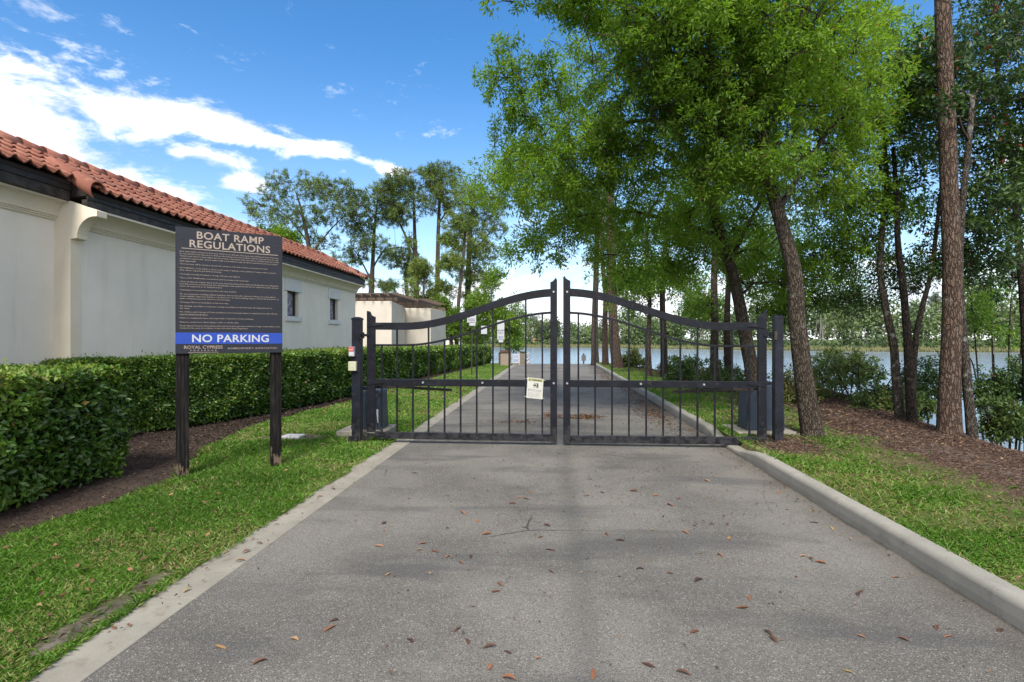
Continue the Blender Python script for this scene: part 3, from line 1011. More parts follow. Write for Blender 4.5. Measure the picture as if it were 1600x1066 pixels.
# windows
for (a, c_) in win:
    mb = MB()
    mb.box(WX - 0.16, WX - 0.14, a + 0.03, c_ - 0.03, WZ0 + 0.03, WZ1 - 0.03)
    pane = None
    fm = MB()
    t = 0.05
    fm.box(WX - 0.18, WX - 0.09, a, a + t, WZ0, WZ1)
    fm.box(WX - 0.18, WX - 0.09, c_ - t, c_, WZ0, WZ1)
    fm.box(WX - 0.18, WX - 0.09, a + t, c_ - t, WZ0, WZ0 + t)
    fm.box(WX - 0.18, WX - 0.09, a + t, c_ - t, WZ1 - t, WZ1)
    w = obj('window', fm, 'window_frame', b, bevel=0.004)
    obj('pane', mb, 'window_glass', w)
    hm = MB(); hm.box(WX - 0.01, WX + 0.035, a - 0.15, c_ + 0.15, WZ1 - 0.02, WZ1 + 0.30)
    obj('window_head', hm, 'stucco_white', w, bevel=0.006)
    hm = MB(); hm.box(WX - 0.14, WX + 0.05, a - 0.13, c_ + 0.13, WZ0 - 0.13, WZ0)
    obj('sill', hm, 'stucco_white', w, bevel=0.006)

# ------------------------------------------------------------------ cream annexe with a pergola roof
def gxy(px, F):
    p = P(px, 530, F)
    return (p.x, p.y)
an = thing('pergola_annexe', 'cream annexe with stepped walls and brown pergola slats, beyond the tiled building', 'building', (-8, 26, 0))
pa, pb_, pc, pd, pe = gxy(612, 24), gxy(633, 28.6), gxy(673, 28.9), gxy(696.5, 32.4), gxy(640, 33)
mb = MB()
mb.prism([(-13, pa[1] - 0.1), (pa[0], pa[1]), (pb_[0], pb_[1]), (-13, pb_[1])], lambda u, v, w: (u, v, w), 0, 3.30)
obj('wall', mb, 'cream_wall', an, bevel=0.02)
mb = MB()
mb.prism([(pb_[0] - 0.5, pb_[1] + 0.003), (pc[0], pc[1]), (pd[0], pd[1]), (pb_[0] - 0.5, pd[1])], lambda u, v, w: (u, v, w), 0, 3.26)
obj('wall', mb, 'cream_wall', an, bevel=0.02)
mb = MB(); mb.box(-12.8, pa[0] + 0.15, pa[1] + 0.35, pa[1] + 0.50, 3.30, 3.48)
obj('beam', mb, 'pergola_wood', an)
mb = MB(); mb.box(-12.8, pb_[0] + 0.9, pb_[1] - 0.7, pb_[1] - 0.55, 3.302, 3.48)
obj('beam', mb, 'pergola_wood', an)
mb = MB(); mb.box(-9.2, pd[0] + 0.1, pd[1] - 0.7, pd[1] - 0.55, 3.262, 3.46)
obj('beam', mb, 'pergola_wood', an)
k = 0
x = -12.4
while x < -6.5:
    ylo = pa[1] - 0.35 if x < pa[0] + 0.1 else (pb_[1] - 1.3)
    mb = MB(); mb.box(x, x + 0.055, ylo, pd[1] - 0.2, 3.482, 3.62)
    obj('slat', mb, 'pergola_wood', an)
    x += 0.40
y = pa[1]
while y < pd[1] - 0.4:
    x1 = pa[0] + 0.3 if y < pb_[1] - 1 else pc[0] + 0.25
    mb = MB(); mb.box(-12.6, x1, y, y + 0.05, 3.622, 3.67)
    obj('slat', mb, 'pergola_wood', an)
    y += 0.45

# ------------------------------------------------------------------ the gate
GY = 8.12
def gp(px, py, dy=0.0):
    p = YP(px, py, GY + dy)
    return p.x, p.z
def curve_pts(x0, x1, xs, xe, ylow, yhigh, n=26):
    """S-curve of the gate's top rail: flat at xs, crown at xe"""
    out = []
    for i in range(n + 1):
        x = x0 + (x1 - x0) * i / n
        t = min(max((x - xs) / (xe - xs), 0), 1)
        out.append((x, ylow + (yhigh - ylow) * (1 - math.cos(PI * t)) / 2))
    return out
def gate_leaf(side):
    L = side == 'l'
    hx = gp(580, 690)[0] if L else gp(1190, 690)[0]
    lab = ('left leaf of the black iron driveway gate, carrying the warning notice' if L else 'right leaf of the black iron driveway gate, without a notice')
    root = thing('gate_leaf', lab, 'gate', (hx, GY, 0), 'leaves of the double driveway gate')
    D = 0.025
    # stiles
    if L:
        hs, cs = (574, 586.3, 675), (859.8, 870.5, 690)
    else:
        hs, cs = (1184, 1197, 693), (880, 891.2, 692)
    def stile(x0, x1, top_outline, yb, name='stile'):
        pts = [gp(x0, yb), gp(x1, yb)] + [gp(a, c) for a, c in top_outline]
        mb = MB()
        mb.prism(pts, lambda u, v, w: (u, w, v), GY - D - 0.005, GY + D + 0.005)
        obj(name, mb, 'gate_paint', root, bevel=0.003)
    if L:
        stile(574, 586.3, [(586.3, 495), (583.5, 494.5), (580.5, 492.5), (579, 489), (578, 487), (574, 485.8)], 674.8)
        stile(859.8, 870.5, [(870.5, 438), (868.5, 434), (865, 438.5), (862.5, 440.5), (859.8, 441)], 689.8)
        x_in0, x_in1 = 586.3, 859.8
        mid = ((592.0, 603.3), (593.8, 604.4))
        bot = ((674.6, 684.8), (678.2, 689.8))
        outer = lambda x: curve_y(x, 632, 872, 504.2, 451.3)
        inner = lambda x: curve_y(x, 632, 872, 537.8, 486.6)
        th = ((11.2, 12.2), (3.2, 3.6))
        pick = [(596.5, 0), (620.4, 1), (645.2, 0), (669.7, 1), (694.7, 0), (719.8, 1), (744.9, 0), (770.2, 1), (795.8, 0), (821.5, 1), (847.4, 0)]
    else:
        stile(1184, 1197, [(1197, 484), (1193.5, 486.5), (1191, 490.5), (1188, 493.5), (1184, 494)], 693.2)
        stile(880, 891.2, [(891.2, 439), (888.5, 438), (884.5, 435.5), (882, 431.5), (880, 433)], 691.8)
        x_in0, x_in1 = 891.2, 1184
        mid = ((593.7, 605.0), (596.2, 606.8))
        bot = ((680.2, 691.8), (683.2, 694.6))
        outer = lambda x: curve_y(x, 1130, 884, 504.2, 451.0)
        inner = lambda x: curve_y(x, 1130, 884, 539.4, 487.0)
        th = ((12.2, 11.8), (3.6, 3.3))
        pick = [(903.7, 0), (929.9, 1), (956.3, 0), (982.7, 1), (1009.6, 0), (1036, 1), (1063, 0), (1089.8, 1), (1116.8, 0), (1143.8, 1), (1171, 0)]
    def band(fn, t0, t1, name, d):
        up, dn = [], []
        for i in range(31):
            x = x_in0 + (x_in1 - x_in0) * i / 30
            t = t0 + (t1 - t0) * i / 30
            up.append(gp(x, fn(x)))
            dn.append(gp(x, fn(x) + t))
        vs, fs = [], []
        for i in range(31):
            for (q, w) in ((up[i], -d), (up[i], d), (dn[i], d), (dn[i], -d)):
                vs.append((q[0], GY + w, q[1]))
        for i in range(30):
            for k in range(4):
                k2 = (k + 1) % 4
                fs.append((i * 4 + k, i * 4 + k2, (i + 1) * 4 + k2, (i + 1) * 4 + k))
        fs += [(0, 3, 2, 1), (120, 121, 122, 123)]
        obj(name, MB().add(vs, fs), 'gate_paint', root, bevel=0.002)
    band(outer, th[0][0], th[0][1], 'top_rail', D)
    band(inner, th[1][0], th[1][1], 'inner_rail', 0.016)
    def rail(e, name):
        (a0, a1), (c0, c1) = e
        vs = []
        for (x, t, bt) in ((x_in0, a0, a1), (x_in1, c0, c1)):
            for (yy, w) in ((t, -D), (t, D), (bt, D), (bt, -D)):
                q = gp(x, yy)
                vs.append((q[0], GY + w, q[1]))
        obj(name, MB().add(vs, [(0, 1, 2, 3)[::-1], (4, 5, 6, 7)] + [(k, (k + 1) % 4, 4 + (k + 1) % 4, 4 + k) for k in range(4)]), 'gate_paint', root, bevel=0.003)
    rail(mid, 'middle_rail')
    rail(bot, 'bottom_rail')
    for (x, tall) in pick:
        fr = (x - x_in0) / (x_in1 - x_in0)
        ytop = outer(x) + 6 if tall else inner(x) + 1.5
        ybot = bot[0][0] + (bot[1][0] - bot[0][0]) * fr + 3
        q0, q1 = gp(x, ybot), gp(x, ytop)
        w = 0.0125
        # one picket, split by the middle rail into an upper and a lower run
        mb = MB(); mb.box(q0[0] - w, q0[0] + w, GY - w, GY + w, q0[1], q1[1])
        obj('picket', mb, 'gate_paint', root, bevel=0.002)
    # strap brackets at the hinge side
    sgn = 1 if L else -1
    for py in ((508, 598, 679.5) if L else (510, 601, 688)):
        x0, z0 = gp(574 if L else 1197, py)
        mb = MB()
        n0 = x0 + sgn * 0.005
        mb.prism([(n0, z0 - 0.035), (n0 + sgn * 0.26, z0 - 0.008), (n0 + sgn * 0.26, z0 + 0.012), (n0 + sgn * 0.12, z0 + 0.03), (n0, z0 + 0.035)], lambda u, v, w: (u, w, v), GY - D - 0.014, GY - D - 0.006)
        obj('strap', mb, 'gate_paint', root, bevel=0.002)
    bolts = ([(865, 456.5), (865.2, 598.8), (661.5, 597.8), (754.2, 598.2)] if L else [(886, 456.5), (886, 599), (1000.8, 600), (1099.2, 601)])
    for (bx, by) in bolts:
        q = gp(bx, by)
        mb = MB(); mb.tube([(q[0], GY - D - 0.016, q[1]), (q[0], GY - D - 0.002, q[1])], [0.013, 0.019], 12)
        obj('bolt', mb, 'bolt_steel', root, smooth=False)
    # hinge pins reaching to the post
    for py in ((524, 685) if L else (524, 690)):
        q = gp(574 if L else 1197, py)
        qx = gp(566 if L else 1207, py)[0]
        mb = MB()
        mb.box(min(q[0] + sgn * 0.05, qx), max(q[0] + sgn * 0.05, qx), GY - D - 0.022, GY - D - 0.007, q[1] - 0.02, q[1] + 0.02)
        mb.tube([((q[0] + qx) / 2, GY - D - 0.03, q[1] - 0.05), ((q[0] + qx) / 2, GY - D - 0.03, q[1] + 0.045)], [0.014, 0.014], 10)
        obj('hinge', mb, 'gate_paint', root)
    return root
def curve_y(x, xs, xe, ylow, yhigh):
    t = min(max((x - xs) / (xe - xs), 0), 1)
    return ylow + (yhigh - ylow) * (1 - math.cos(PI * t)) / 2
gate_leaf('l')
gate_leaf('r')

def gate_post(x0, x1, ytop, ybot, label, side):
    a, zt = gp(x0, ytop)
    c, zb = gp(x1, ybot)
    w = (c - a) / 2
    cx = (a + c) / 2
    root = thing('gate_post', label, 'post', (cx, GY, 0), 'posts of the driveway gate')
    mb = MB(); mb.box(cx - w, cx + w, GY - w, GY + w, zb - 0.15, zt - 0.03)
    obj('shaft', mb, 'post_paint', root, bevel=0.006)
    mb = MB()
    e = w + 0.006
    mb.box(cx - e, cx + e, GY - e, GY + e, zt - 0.045, zt - 0.02)
    mb.add([(cx - e, GY - e, zt - 0.02), (cx + e, GY - e, zt - 0.02), (cx + e, GY + e, zt - 0.02), (cx - e, GY + e, zt - 0.02), (cx - w * .5, GY - w * .5, zt), (cx + w * .5, GY - w * .5, zt), (cx + w * .5, GY + w * .5, zt), (cx - w * .5, GY + w * .5, zt)],
           [(4, 5, 6, 7), (0, 1, 5, 4), (1, 2, 6, 5), (2, 3, 7, 6), (3, 0, 4, 7)])
    obj('cap', mb, 'post_paint', root)
    s = 1 if side == 'l' else -1
    # hinge lugs
    for k, z in enumerate((gp(565, 524)[1], gp(565, 686)[1])):
        mb = MB()
        if k == 0:
            mb.box(cx + s * w - 0.02, cx + s * w + 0.02, GY - w - 0.03, GY - w + 0.01, z - 0.07, z + 0.05)
        elif side == 'l':
            mb.box(cx - w - 0.03, cx + w * 0.6, GY - w - 0.05, GY - w - 0.004, z - 0.045, z + 0.06)
        else:
            mb.box(cx - w - 0.07, cx + w + 0.02, GY - w - 0.03, GY - w - 0.004, z - 0.09, z + 0.03)
        obj('hinge_bracket', mb, 'iron' if side != 'l' else 'gate_paint', root, bevel=0.003)
    return root
gate_post(551.8, 565, 495.5, 691.5, 'left gate post, with a red and white box and a beige box fixed to it', 'l')
gate_post(1208.5, 1222, 492.5, 700, 'right gate post beside the oak trunk, bare of boxes', 'r')

# boxes on the left post
def small_box(name, px0, px1, py0, py1, label, cat, mats, d=0.07):
    a, zt = gp(px0, py0)
    c, zb = gp(px1, py1)
    yb = GY - 0.072
    root = thing(name, label, cat, ((a + c) / 2, yb, zb))
    return a, c, zt, zb, yb, root
a, c, zt, zb, yb, r_ = small_box('key_switch_box', 549.5, 557.8, 542, 556.5, 'small white and red key box on the left gate post, above the beige one', 'key box', None)
mb = MB(); mb.box(a, c, yb - 0.055, yb, zb, zt)
obj('housing', mb, 'sign_white', r_, bevel=0.004)
mb = MB(); mb.box(a + 0.002, c - 0.002, yb - 0.060, yb - 0.056, zb + 0.075, zt - 0.004)
obj('label_plate', mb, 'box_red', r_)
mb = MB()
for k in range(3):
    mb.box(a + 0.014 + k * 0.02, a + 0.027 + k * 0.02, yb - 0.0635, yb - 0.0605, zb + 0.09, zb + 0.115)
obj('lettering', mb, 'sign_white', r_)
mb = MB(); mb.box(a + 0.02, c - 0.02, yb - 0.060, yb - 0.056, zb + 0.015, zb + 0.06)
obj('keyhole_plate', mb, 'box_grey', r_)
a, c, zt, zb, yb, r_ = small_box('receiver_box', 548.8, 561, 564.5, 579, 'beige plastic receiver box on the left gate post', 'receiver box', None)
mb = MB(); mb.box(a, c, yb - 0.06, yb, zb, zt)
obj('housing', mb, 'box_cream', r_, bevel=0.008)
mb = MB(); mb.box((a + c) / 2 - 0.012, (a + c) / 2 + 0.012, yb - 0.064, yb - 0.061, (zb + zt) / 2 - 0.012, (zb + zt) / 2 + 0.012)
obj('button', mb, 'box_grey', r_)

# swing operators behind the posts
def operator(px0, px1, ptop, pbot, F, label, armx, army, side, padpx):
    p0, p1 = P(px0, pbot, F), P(px1, pbot, F)
    zt = P(px0, ptop, F).z
    zb = 0.12 if side == 'l' else 0.16
    x0, x1 = p0.x, p1.x
    y0 = (p0.y + p1.y) / 2
    root = thing('gate_operator', label, 'gate motor', ((x0 + x1) / 2, y0 + 0.2, 0), 'swing motors of the gate')
    mb = MB()
    i = 0.02
    vs = [(x0, y0, zb), (x1, y0, zb), (x1, y0 + 0.42, zb), (x0, y0 + 0.42, zb), (x0 + i, y0 + i, zt), (x1 - i, y0 + i, zt), (x1 - i, y0 + 0.40, zt), (x0 + i, y0 + 0.40, zt)]
    mb.add(vs, [(0, 3, 2, 1), (4, 5, 6, 7), (0, 1, 5, 4), (1, 2, 6, 5), (2, 3, 7, 6), (3, 0, 4, 7)])
    obj('housing', mb, 'operator_blue', root, bevel=0.02, segs=3)
    xm = x0 + (x1 - x0) * (0.45 if side == 'l' else 0.62)
    mb = MB(); mb.tube([(xm, y0 + 0.12, zt - 0.02), (xm, y0 + 0.12, zt + 0.05)], [0.07, 0.065], 16)
    obj('arm_hub', mb, 'post_paint', root)
    # arm: two flat bars to the leaf
    q0, q1 = YP(armx[0], army[0], GY + 0.20), YP(armx[1], army[1], GY + 0.06)
    mb = MB()
    d = (q1 - q0)
    mb.add([(q0.x, q0.y, q0.z - 0.02), (q1.x, q1.y, q1.z - 0.02), (q1.x, q1.y + 0.04, q1.z - 0.02), (q0.x, q0.y + 0.04, q0.z - 0.02), (q0.x, q0.y, q0.z + 0.02), (q1.x, q1.y, q1.z + 0.02), (q1.x, q1.y + 0.04, q1.z + 0.02), (q0.x, q0.y + 0.04, q0.z + 0.02)],
           [(0, 3, 2, 1), (4, 5, 6, 7), (0, 1, 5, 4), (1, 2, 6, 5), (2, 3, 7, 6), (3, 0, 4, 7)])
    mb.tube([(xm, y0 + 0.12, zt + 0.03), (q0.x, q0.y + 0.02, q0.z)], [0.02, 0.02], 8)
    obj('arm', mb, 'iron', root)
    if side == 'l':
        q = P(590.5, 650, F)
        mb = MB(); mb.box(q.x - 0.018, q.x + 0.012, y0 - 0.006, y0 - 0.002, q.z - 0.11, q.z + 0.11)
        obj('label_plate', mb, 'sign_white', root)
    mb = MB()
    xc = x1 - 0.06 if side == 'l' else x0 + 0.05
    mb.tube([(xc, y0 - 0.012, zb + 0.05), (xc - 0.03, y0 - 0.02, 0.5), (xc - 0.02, y0 - 0.012, 0.66), (xc + 0.05, y0 + 0.02, zt - 0.06)], [0.007] * 4, 6)
    obj('cable', mb, 'sign_black', root)
    pad = MB()
    pad.box(x0 - 0.18, x1 + padpx, y0 - 0.16, y0 + 0.62, -0.05, zb)
    po = obj('concrete_pad', pad, 'pad_concrete', bevel=0.015)
    return po
po = operator(547, 596, 610, 671, 8.78, 'left gate motor, a slate blue box with a white label strip', (596, 706), (603, 610), 'l', 0.10)
tag(po, 'concrete pad under the left gate motor', 'concrete pad')
po = operator(1167, 1226, 602, 678, 8.45, 'right gate motor, a slate blue box near the oak trunk', (1182, 1052), (608, 613), 'r', 0.16)
tag(po, 'thick concrete pad under the right gate motor', 'concrete pad')

# ------------------------------------------------------------------ lettering
def text_mesh(body, bold=0.0, align='LEFT', spacing=1.0, res=2):
    cu = bpy.data.curves.new('t', 'FONT')
    cu.body = body
    cu.align_x = align
    cu.offset = bold
    cu.resolution_u = res
    cu.space_character = spacing
    to = bpy.data.objects.new('t', cu)
    COL.objects.link(to)
    dg = bpy.context.evaluated_depsgraph_get()
    dg.update()
    me = bpy.data.meshes.new_from_object(to.evaluated_get(dg))
    vs = np.array([v.co[:] for v in me.vertices]) if len(me.vertices) else np.zeros((0, 3))
    fs = [tuple(p.vertices) for p in me.polygons]
    bpy.data.objects.remove(to)
    bpy.data.curves.remove(cu)
    bpy.data.meshes.remove(me)
    return vs, fs
def fit_text(mb, body, place, u0, u1, v0, v1, bold=0.0, spacing=1.0, cap=True, res=2, keep=False):
    """writes body into the box u0..u1, v0..v1 (v up); place(u, v) -> world point"""
    vs, fs = text_mesh(body, bold, spacing=spacing, res=res)
    if not len(vs):
        return
    lo, hi = vs.min(0), vs.max(0)
    h0, h1 = (lo[1], hi[1]) if cap else (0.0, 0.73)
    out = []
    for v in vs:
        if keep:
            sc = (v1 - v0) / (h1 - h0)
            u = u0 + (v[0] - lo[0]) * sc * 0.96
        else:
            u = u0 + (v[0] - lo[0]) / (hi[0] - lo[0]) * (u1 - u0)
        w = v0 + (v[1] - h0) / (h1 - h0) * (v1 - v0)
        out.append(place(u, w))
    mb.add(out, fs)

# ------------------------------------------------------------------ regulations sign
FL, RR = 6.10, 1.0994
A = P(274, 553, FL)
B = P(441, 551, FL * RR)
TLZ = P(274, 354, FL).z
ex = Vector((B.x - A.x, B.y - A.y, 0))
BWID = ex.length
ex.normalize()
en = Vector((ex.y, -ex.x, 0))          # towards the camera
BZ0 = A.z
BH = TLZ - A.z
gz0 = ghs(A.x, A.y)
sg = thing('regulations_sign', 'dark boat ramp regulations board with blue band on two weathered posts', 'sign', (A.x, A.y, gz0))
def spt(u, v, off=0.0):
    q = A + ex * u + en * off
    return (q.x, q.y, BZ0 + v)
def sbox(mb, u0, u1, v0, v1, d0, d1):
    vs = [spt(u, v, d) for v in (v0, v1) for (u, d) in ((u0, d0), (u1, d0), (u1, d1), (u0, d1))]
    mb.add(vs, [(0, 1, 2, 3), (7, 6, 5, 4), (0, 4, 5, 1), (1, 5, 6, 2), (2, 6, 7, 3), (3, 7, 4, 0)])
mb = MB(); sbox(mb, 0, BWID, 0, BH, -0.012, 0.012)
obj('board', mb, 'sign_board', sg, bevel=0.002)
for (u0, u1) in ((0.004, 0.135), (BWID - 0.125, BWID - 0.005)):
    mb = MB()
    pw = u1 - u0
    pz = BH * 0.93
    c0 = [spt(u, 0, d) for (u, d) in ((u0, -0.013), (u1, -0.013), (u1, -0.013 - pw), (u0, -0.013 - pw))]
    zz = [gz0 - 0.3 - BZ0, pz]
    vs = [(c[0], c[1], BZ0 + z) for z in zz for c in c0]
    mb.add(vs, [(0, 1, 2, 3), (7, 6, 5, 4), (0, 4, 5, 1), (1, 5, 6, 2), (2, 6, 7, 3), (3, 7, 4, 0)])
    obj('post', mb, 'weathered_post', sg, bevel=0.006)
mb = MB()
def su(x):        # column in the enlarged view of the board -> metres along the board
    s_ = (x - 45) / 1475
    return BWID * s_ / (RR - s_ * (RR - 1))
def sv(y):
    return BH * (1 - (y - 30) / 1775)
sbox(mb, 0.0, BWID, sv(1668), sv(1508), 0.0125, 0.0145)
obj('blue_band', mb, 'sign_blue', sg)
pl = lambda u, v: spt(u, v, 0.0150)
mb = MB()
fit_text(mb, 'BOAT RAMP', pl, su(340), su(1262), sv(178), sv(72), bold=0.016, res=4, spacing=1.06)
fit_text(mb, 'REGULATIONS', pl, su(240), su(1350), sv(304), sv(198), bold=0.016, res=4, spacing=1.06)
sbox(mb, su(130), su(1460), sv(330), sv(321), 0.0130, 0.0145)
obj('title_lettering', mb, 'sign_tan', sg)
mb = MB()
fit_text(mb, 'NO PARKING', lambda u, v: spt(u, v, 0.0165), su(275), su(1332), sv(1645), sv(1535), bold=0.020, res=4, spacing=1.05)
obj('no_parking_lettering', mb, 'sign_white', sg)
mb = MB()
fit_text(mb, 'ROYAL CYPRESS', pl, su(165), su(695), sv(1738), sv(1692), bold=0.006, res=3)
fit_text(mb, 'PRESERVE', pl, su(250), su(615), sv(1772), sv(1752), bold=0.004, spacing=1.7)
sbox(mb, su(220), su(640), sv(1791), sv(1786), 0.0130, 0.0145)
fit_text(mb, "HOMEOWNER'S ASSOCIATION", pl, su(770), su(1450), sv(1748), sv(1722), bold=0.004, spacing=1.25)
obj('owner_lettering', mb, 'sign_tan', sg)
rules = [
    (372, 'Boat ramp shall be limited to the hours of 8:00 am to 8:00 pm. Any watercraft utilizing the boat ramp must', 1465),
    (404, 'be removed from the lake prior to 8:00 pm. Boat Ramp use is for residents of Royal Cypress Preserve only.', 1465),
    (436, 'Guests and visitors may utilize the boat ramp only when they are with a resident and use of the', 1470),
    (470, 'resident\'s watercraft. Guest watercraft is permitted only via direct permission from a board', 1450),
    (503, 'their watercraft.', 330),
    (548, '\u2022 The boat ramp will be closed at any time the elevation of the lake is below seventy nine 99.0 feet.', 1320),
    (603, '\u2022 NO PARKING, of any vehicle or trailer on the ramp or apthing road is permitted. Violators will be towed at', 1430),
    (635, '  their owners expense and without warning.', 680),
    (690, '\u2022 Overnight mooring, beaching or storage of boats is prohibited.', 935),
    (743, '\u2022 There is NO WAKE within one hundred (100) foot radius of the boat ramp.', 1060),
    (796, '\u2022 Clean off all boats of plant debris in the prep wash area. Please hose down the facility after use utilizing the', 1465),
    (828, '  hose bib and hose provided near the security gates and equipment. Be sure to return hose after use and', 1460),
    (860, '  return all equipment to its designated area.', 690),
    (912, '\u2022 Swimming is not permitted around the boat ramp facilities.', 890),
    (968, '\u2022 No accessory gear, including without limitation, bait and all tackle, batteries, fishing rods, ropes, gloves,', 1430),
    (1000, '  towels, paddles, spare mooring lines or buckets are to be left on walking ramps or docks. No fuel and/or oil', 1465),
    (1033, '  tanks or batteries are to be stored on the boat ramp.', 800),
    (1085, '\u2022 Cleaning of fish is not permitted on the boat ramp.', 780),
    (1138, '\u2022 No smoking, open flame or barbeque cooking is permitted on the boat ramp. No fueling allowed on', 1375),
    (1170, '  the ramp.', 245),
    (1220, '\u2022 No children under the age of 12 are permitted on the boat ramp unless accompanied by an adult. All pets', 1450),
    (1253, '  must be leashed at all times.', 495),
    (1305, '\u2022 Failure to comply with these rules may result in suspension of ramp privileges.', 1125),
    (1363, '\u2022 Please be courteous to others trying to enter or exit the ramp.', 920),
    (1414, '\u2022 Royal Cypress Preserve Homeowners Association has been granted a permit by Orange County which can be', 1485),
    (1447, '  revoked in the event of a violation of any of the Boat Ramp Regulations.', 1050),
]
mb = MB()
for yv, s_, xe in rules:
    x0 = 90 if s_[0] == '\u2022' else 105
    fit_text(mb, s_.strip(), pl, su(x0), su(xe), sv(yv + 12), sv(yv - 12), bold=0.004, cap=True, res=1)
obj('rules_lettering', mb, 'sign_tan', sg)
for (u, v) in ((0.06, BH - 0.13), (BWID - 0.06, BH - 0.13), (0.06, 0.06), (BWID - 0.06, 0.06)):
    mb = MB(); mb.tube([spt(u, v, 0.012), spt(u, v, 0.018)], [0.010, 0.008], 8)
    obj('screw', mb, 'iron', sg)

# warning notice hanging on the left leaf
q = [gp(824.5, 589.3), gp(849.3, 592.2), gp(847.6, 623.8), gp(822.6, 621.2)]
yw = GY - 0.036
wn = thing('warning_notice', 'small cream warning notice wired to the left gate leaf', 'sign', (q[3][0], yw, q[3][1]))
def wpt(u, v, off=0.0):        # u right, v up in 0..1
    a_ = Vector((q[3][0], 0, q[3][1])).lerp(Vector((q[2][0], 0, q[2][1])), u)
    b_ = Vector((q[0][0], 0, q[0][1])).lerp(Vector((q[1][0], 0, q[1][1])), u)
    p_ = a_.lerp(b_, v)
    return (p_.x, yw - off, p_.z)
mb = MB()
mb.add([wpt(0, 0), wpt(1, 0), wpt(1, 1), wpt(0, 1), wpt(0, 0, -0.003), wpt(1, 0, -0.003), wpt(1, 1, -0.003), wpt(0, 1, -0.003)],
       [(0, 1, 2, 3), (7, 6, 5, 4), (0, 4, 5, 1), (1, 5, 6, 2), (2, 6, 7, 3), (3, 7, 4, 0)])
obj('plate', mb, 'sign_cream', wn)
mb = MB()
mb.add([wpt(.06, .84, .002), wpt(.94, .84, .002), wpt(.94, .97, .002), wpt(.06, .97, .002)], [(0, 1, 2, 3)])
obj('header_band', mb, 'sign_yellow', wn)
mb = MB()
w2 = lambda u, v: wpt(u, v, .004)
fit_text(mb, 'WARNING', w2, .27, .90, .865, .945, bold=0.03)
mb.add([w2(.10, .86), w2(.20, .86), w2(.15, .95)], [(0, 1, 2)])
# pictogram: figure struck by a closing gate
mb.add([w2(.62, .55), w2(.70, .55), w2(.70, .76), w2(.62, .76)], [(0, 1, 2, 3)])
cx_, cy_ = .42, .65
ring = [w2(cx_ + .045 * math.cos(t), cy_ + .032 * math.sin(t)) for t in [2 * PI * k / 10 for k in range(10)]]
mb.add(ring, [tuple(range(10))])
mb.add([w2(.44, .63), w2(.60, .62), w2(.60, .66), w2(.44, .68)], [(0, 1, 2, 3)])
for (x0, y0_, x1, y1_) in ((.50, .68, .57, .77), (.52, .62, .58, .53), (.44, .61, .40, .53), (.46, .70, .44, .77)):
    mb.add([w2(x0, y0_), w2(x0 + .03, y0_), w2(x1 + .03, y1_), w2(x1, y1_)], [(0, 1, 2, 3)])
obj('lettering', mb, 'sign_black', wn)
mb = MB()
fit_text(mb, 'Moving Gate Can Cause', w2, .08, .92, .40, .45, bold=0.01)
fit_text(mb, 'Serious Injury Or Death', w2, .08, .90, .34, .39, bold=0.01)
for k in range(5):
    fit_text(mb, ('KEEP CLEAR Gate may move at any time', 'Do not allow children to operate gate', 'or play in gate area', 'This gate is for vehicles only', 'Pedestrians must use a separate entrance')[k], w2, .08, .88 - .1 * (k % 2), .26 - k * .048, .295 - k * .048)
obj('small_print', mb, 'far_letters', wn)
for uv in ((0, .93), (1, .93), (0, .06), (1, .06)):
    p_ = Vector(wpt(*uv))
    mb = MB(); mb.tube([p_, p_ + Vector((-0.03 if uv[0] == 0 else 0.03, 0.012, 0.0))], [0.003, 0.003], 5)
    obj('wire_tie', mb, 'box_grey', wn)

# ------------------------------------------------------------------ signs and small structures down the drive
def far_sign(name, plates, px_post, ybase, label, F, top, post_r=0.03, group=None, wood=False, postmat='iron', pm='sign_white'):
    base = P(px_post, ybase, F)
    z0 = ghs(base.x, base.y)
    root = thing(name, label, 'sign', (base.x, base.y, z0), group)
    zt = P(px_post, top, F).z
    mb = MB(); mb.tube([(base.x, base.y + 0.03, z0 - 0.1), (base.x, base.y + 0.03, zt)], [post_r, post_r], 8)
    obj('post', mb, postmat, root)
    for (x0, x1, y0, y1, lines) in plates:
        a_, b_ = P(x0, y1, F), P(x1, y0, F)
        yy = base.y - 0.012
        mb = MB(); mb.box(a_.x, b_.x, yy - 0.012, yy, a_.z, b_.z)
        pt = obj('plate', mb, pm, root)
        if lines:
            mb = MB()
            n = len(lines)
            for i, t in enumerate(lines):
                v1 = 1 - (i + 0.16) / n
                v0 = 1 - (i + 0.84) / n
                fit_text(mb, t, lambda u, v: (a_.x + (b_.x - a_.x) * u, yy - 0.014, a_.z + (b_.z - a_.z) * v), 0.12, 0.88, v0, v1, bold=0.03)
            obj('lettering', mb, 'far_letters', pt)
    return root
far_sign('parking_sign', [(730, 744, 488, 504, ['NO', 'PARKING']), (733.5, 743, 504.8, 509, None)], 737, 587, 'white no parking sign with a smaller plate below, by the end of the hedge', 23.6, 487)
far_sign('white_sign', [(751.8, 761, 509.3, 522, None)], 756, 575, 'small blank white sign between the two larger ones, beyond the hedge', 30, 508)
far_sign('double_sign', [(777, 788, 500.5, 515.6, None), (777, 788, 516.6, 530.6, ['NO', 'PARKING']), (779, 786.4, 531.2, 535, None)], 782.5, 572, 'stack of three white plates on one post near the lake', 33, 499)
far_sign('dock_sign', [(908.5, 915.5, 555, 564, None)], 912, 569, 'small grey sign on a black post in the water at the end of the drive', 37, 552.5, 0.05, pm='dull_grey')
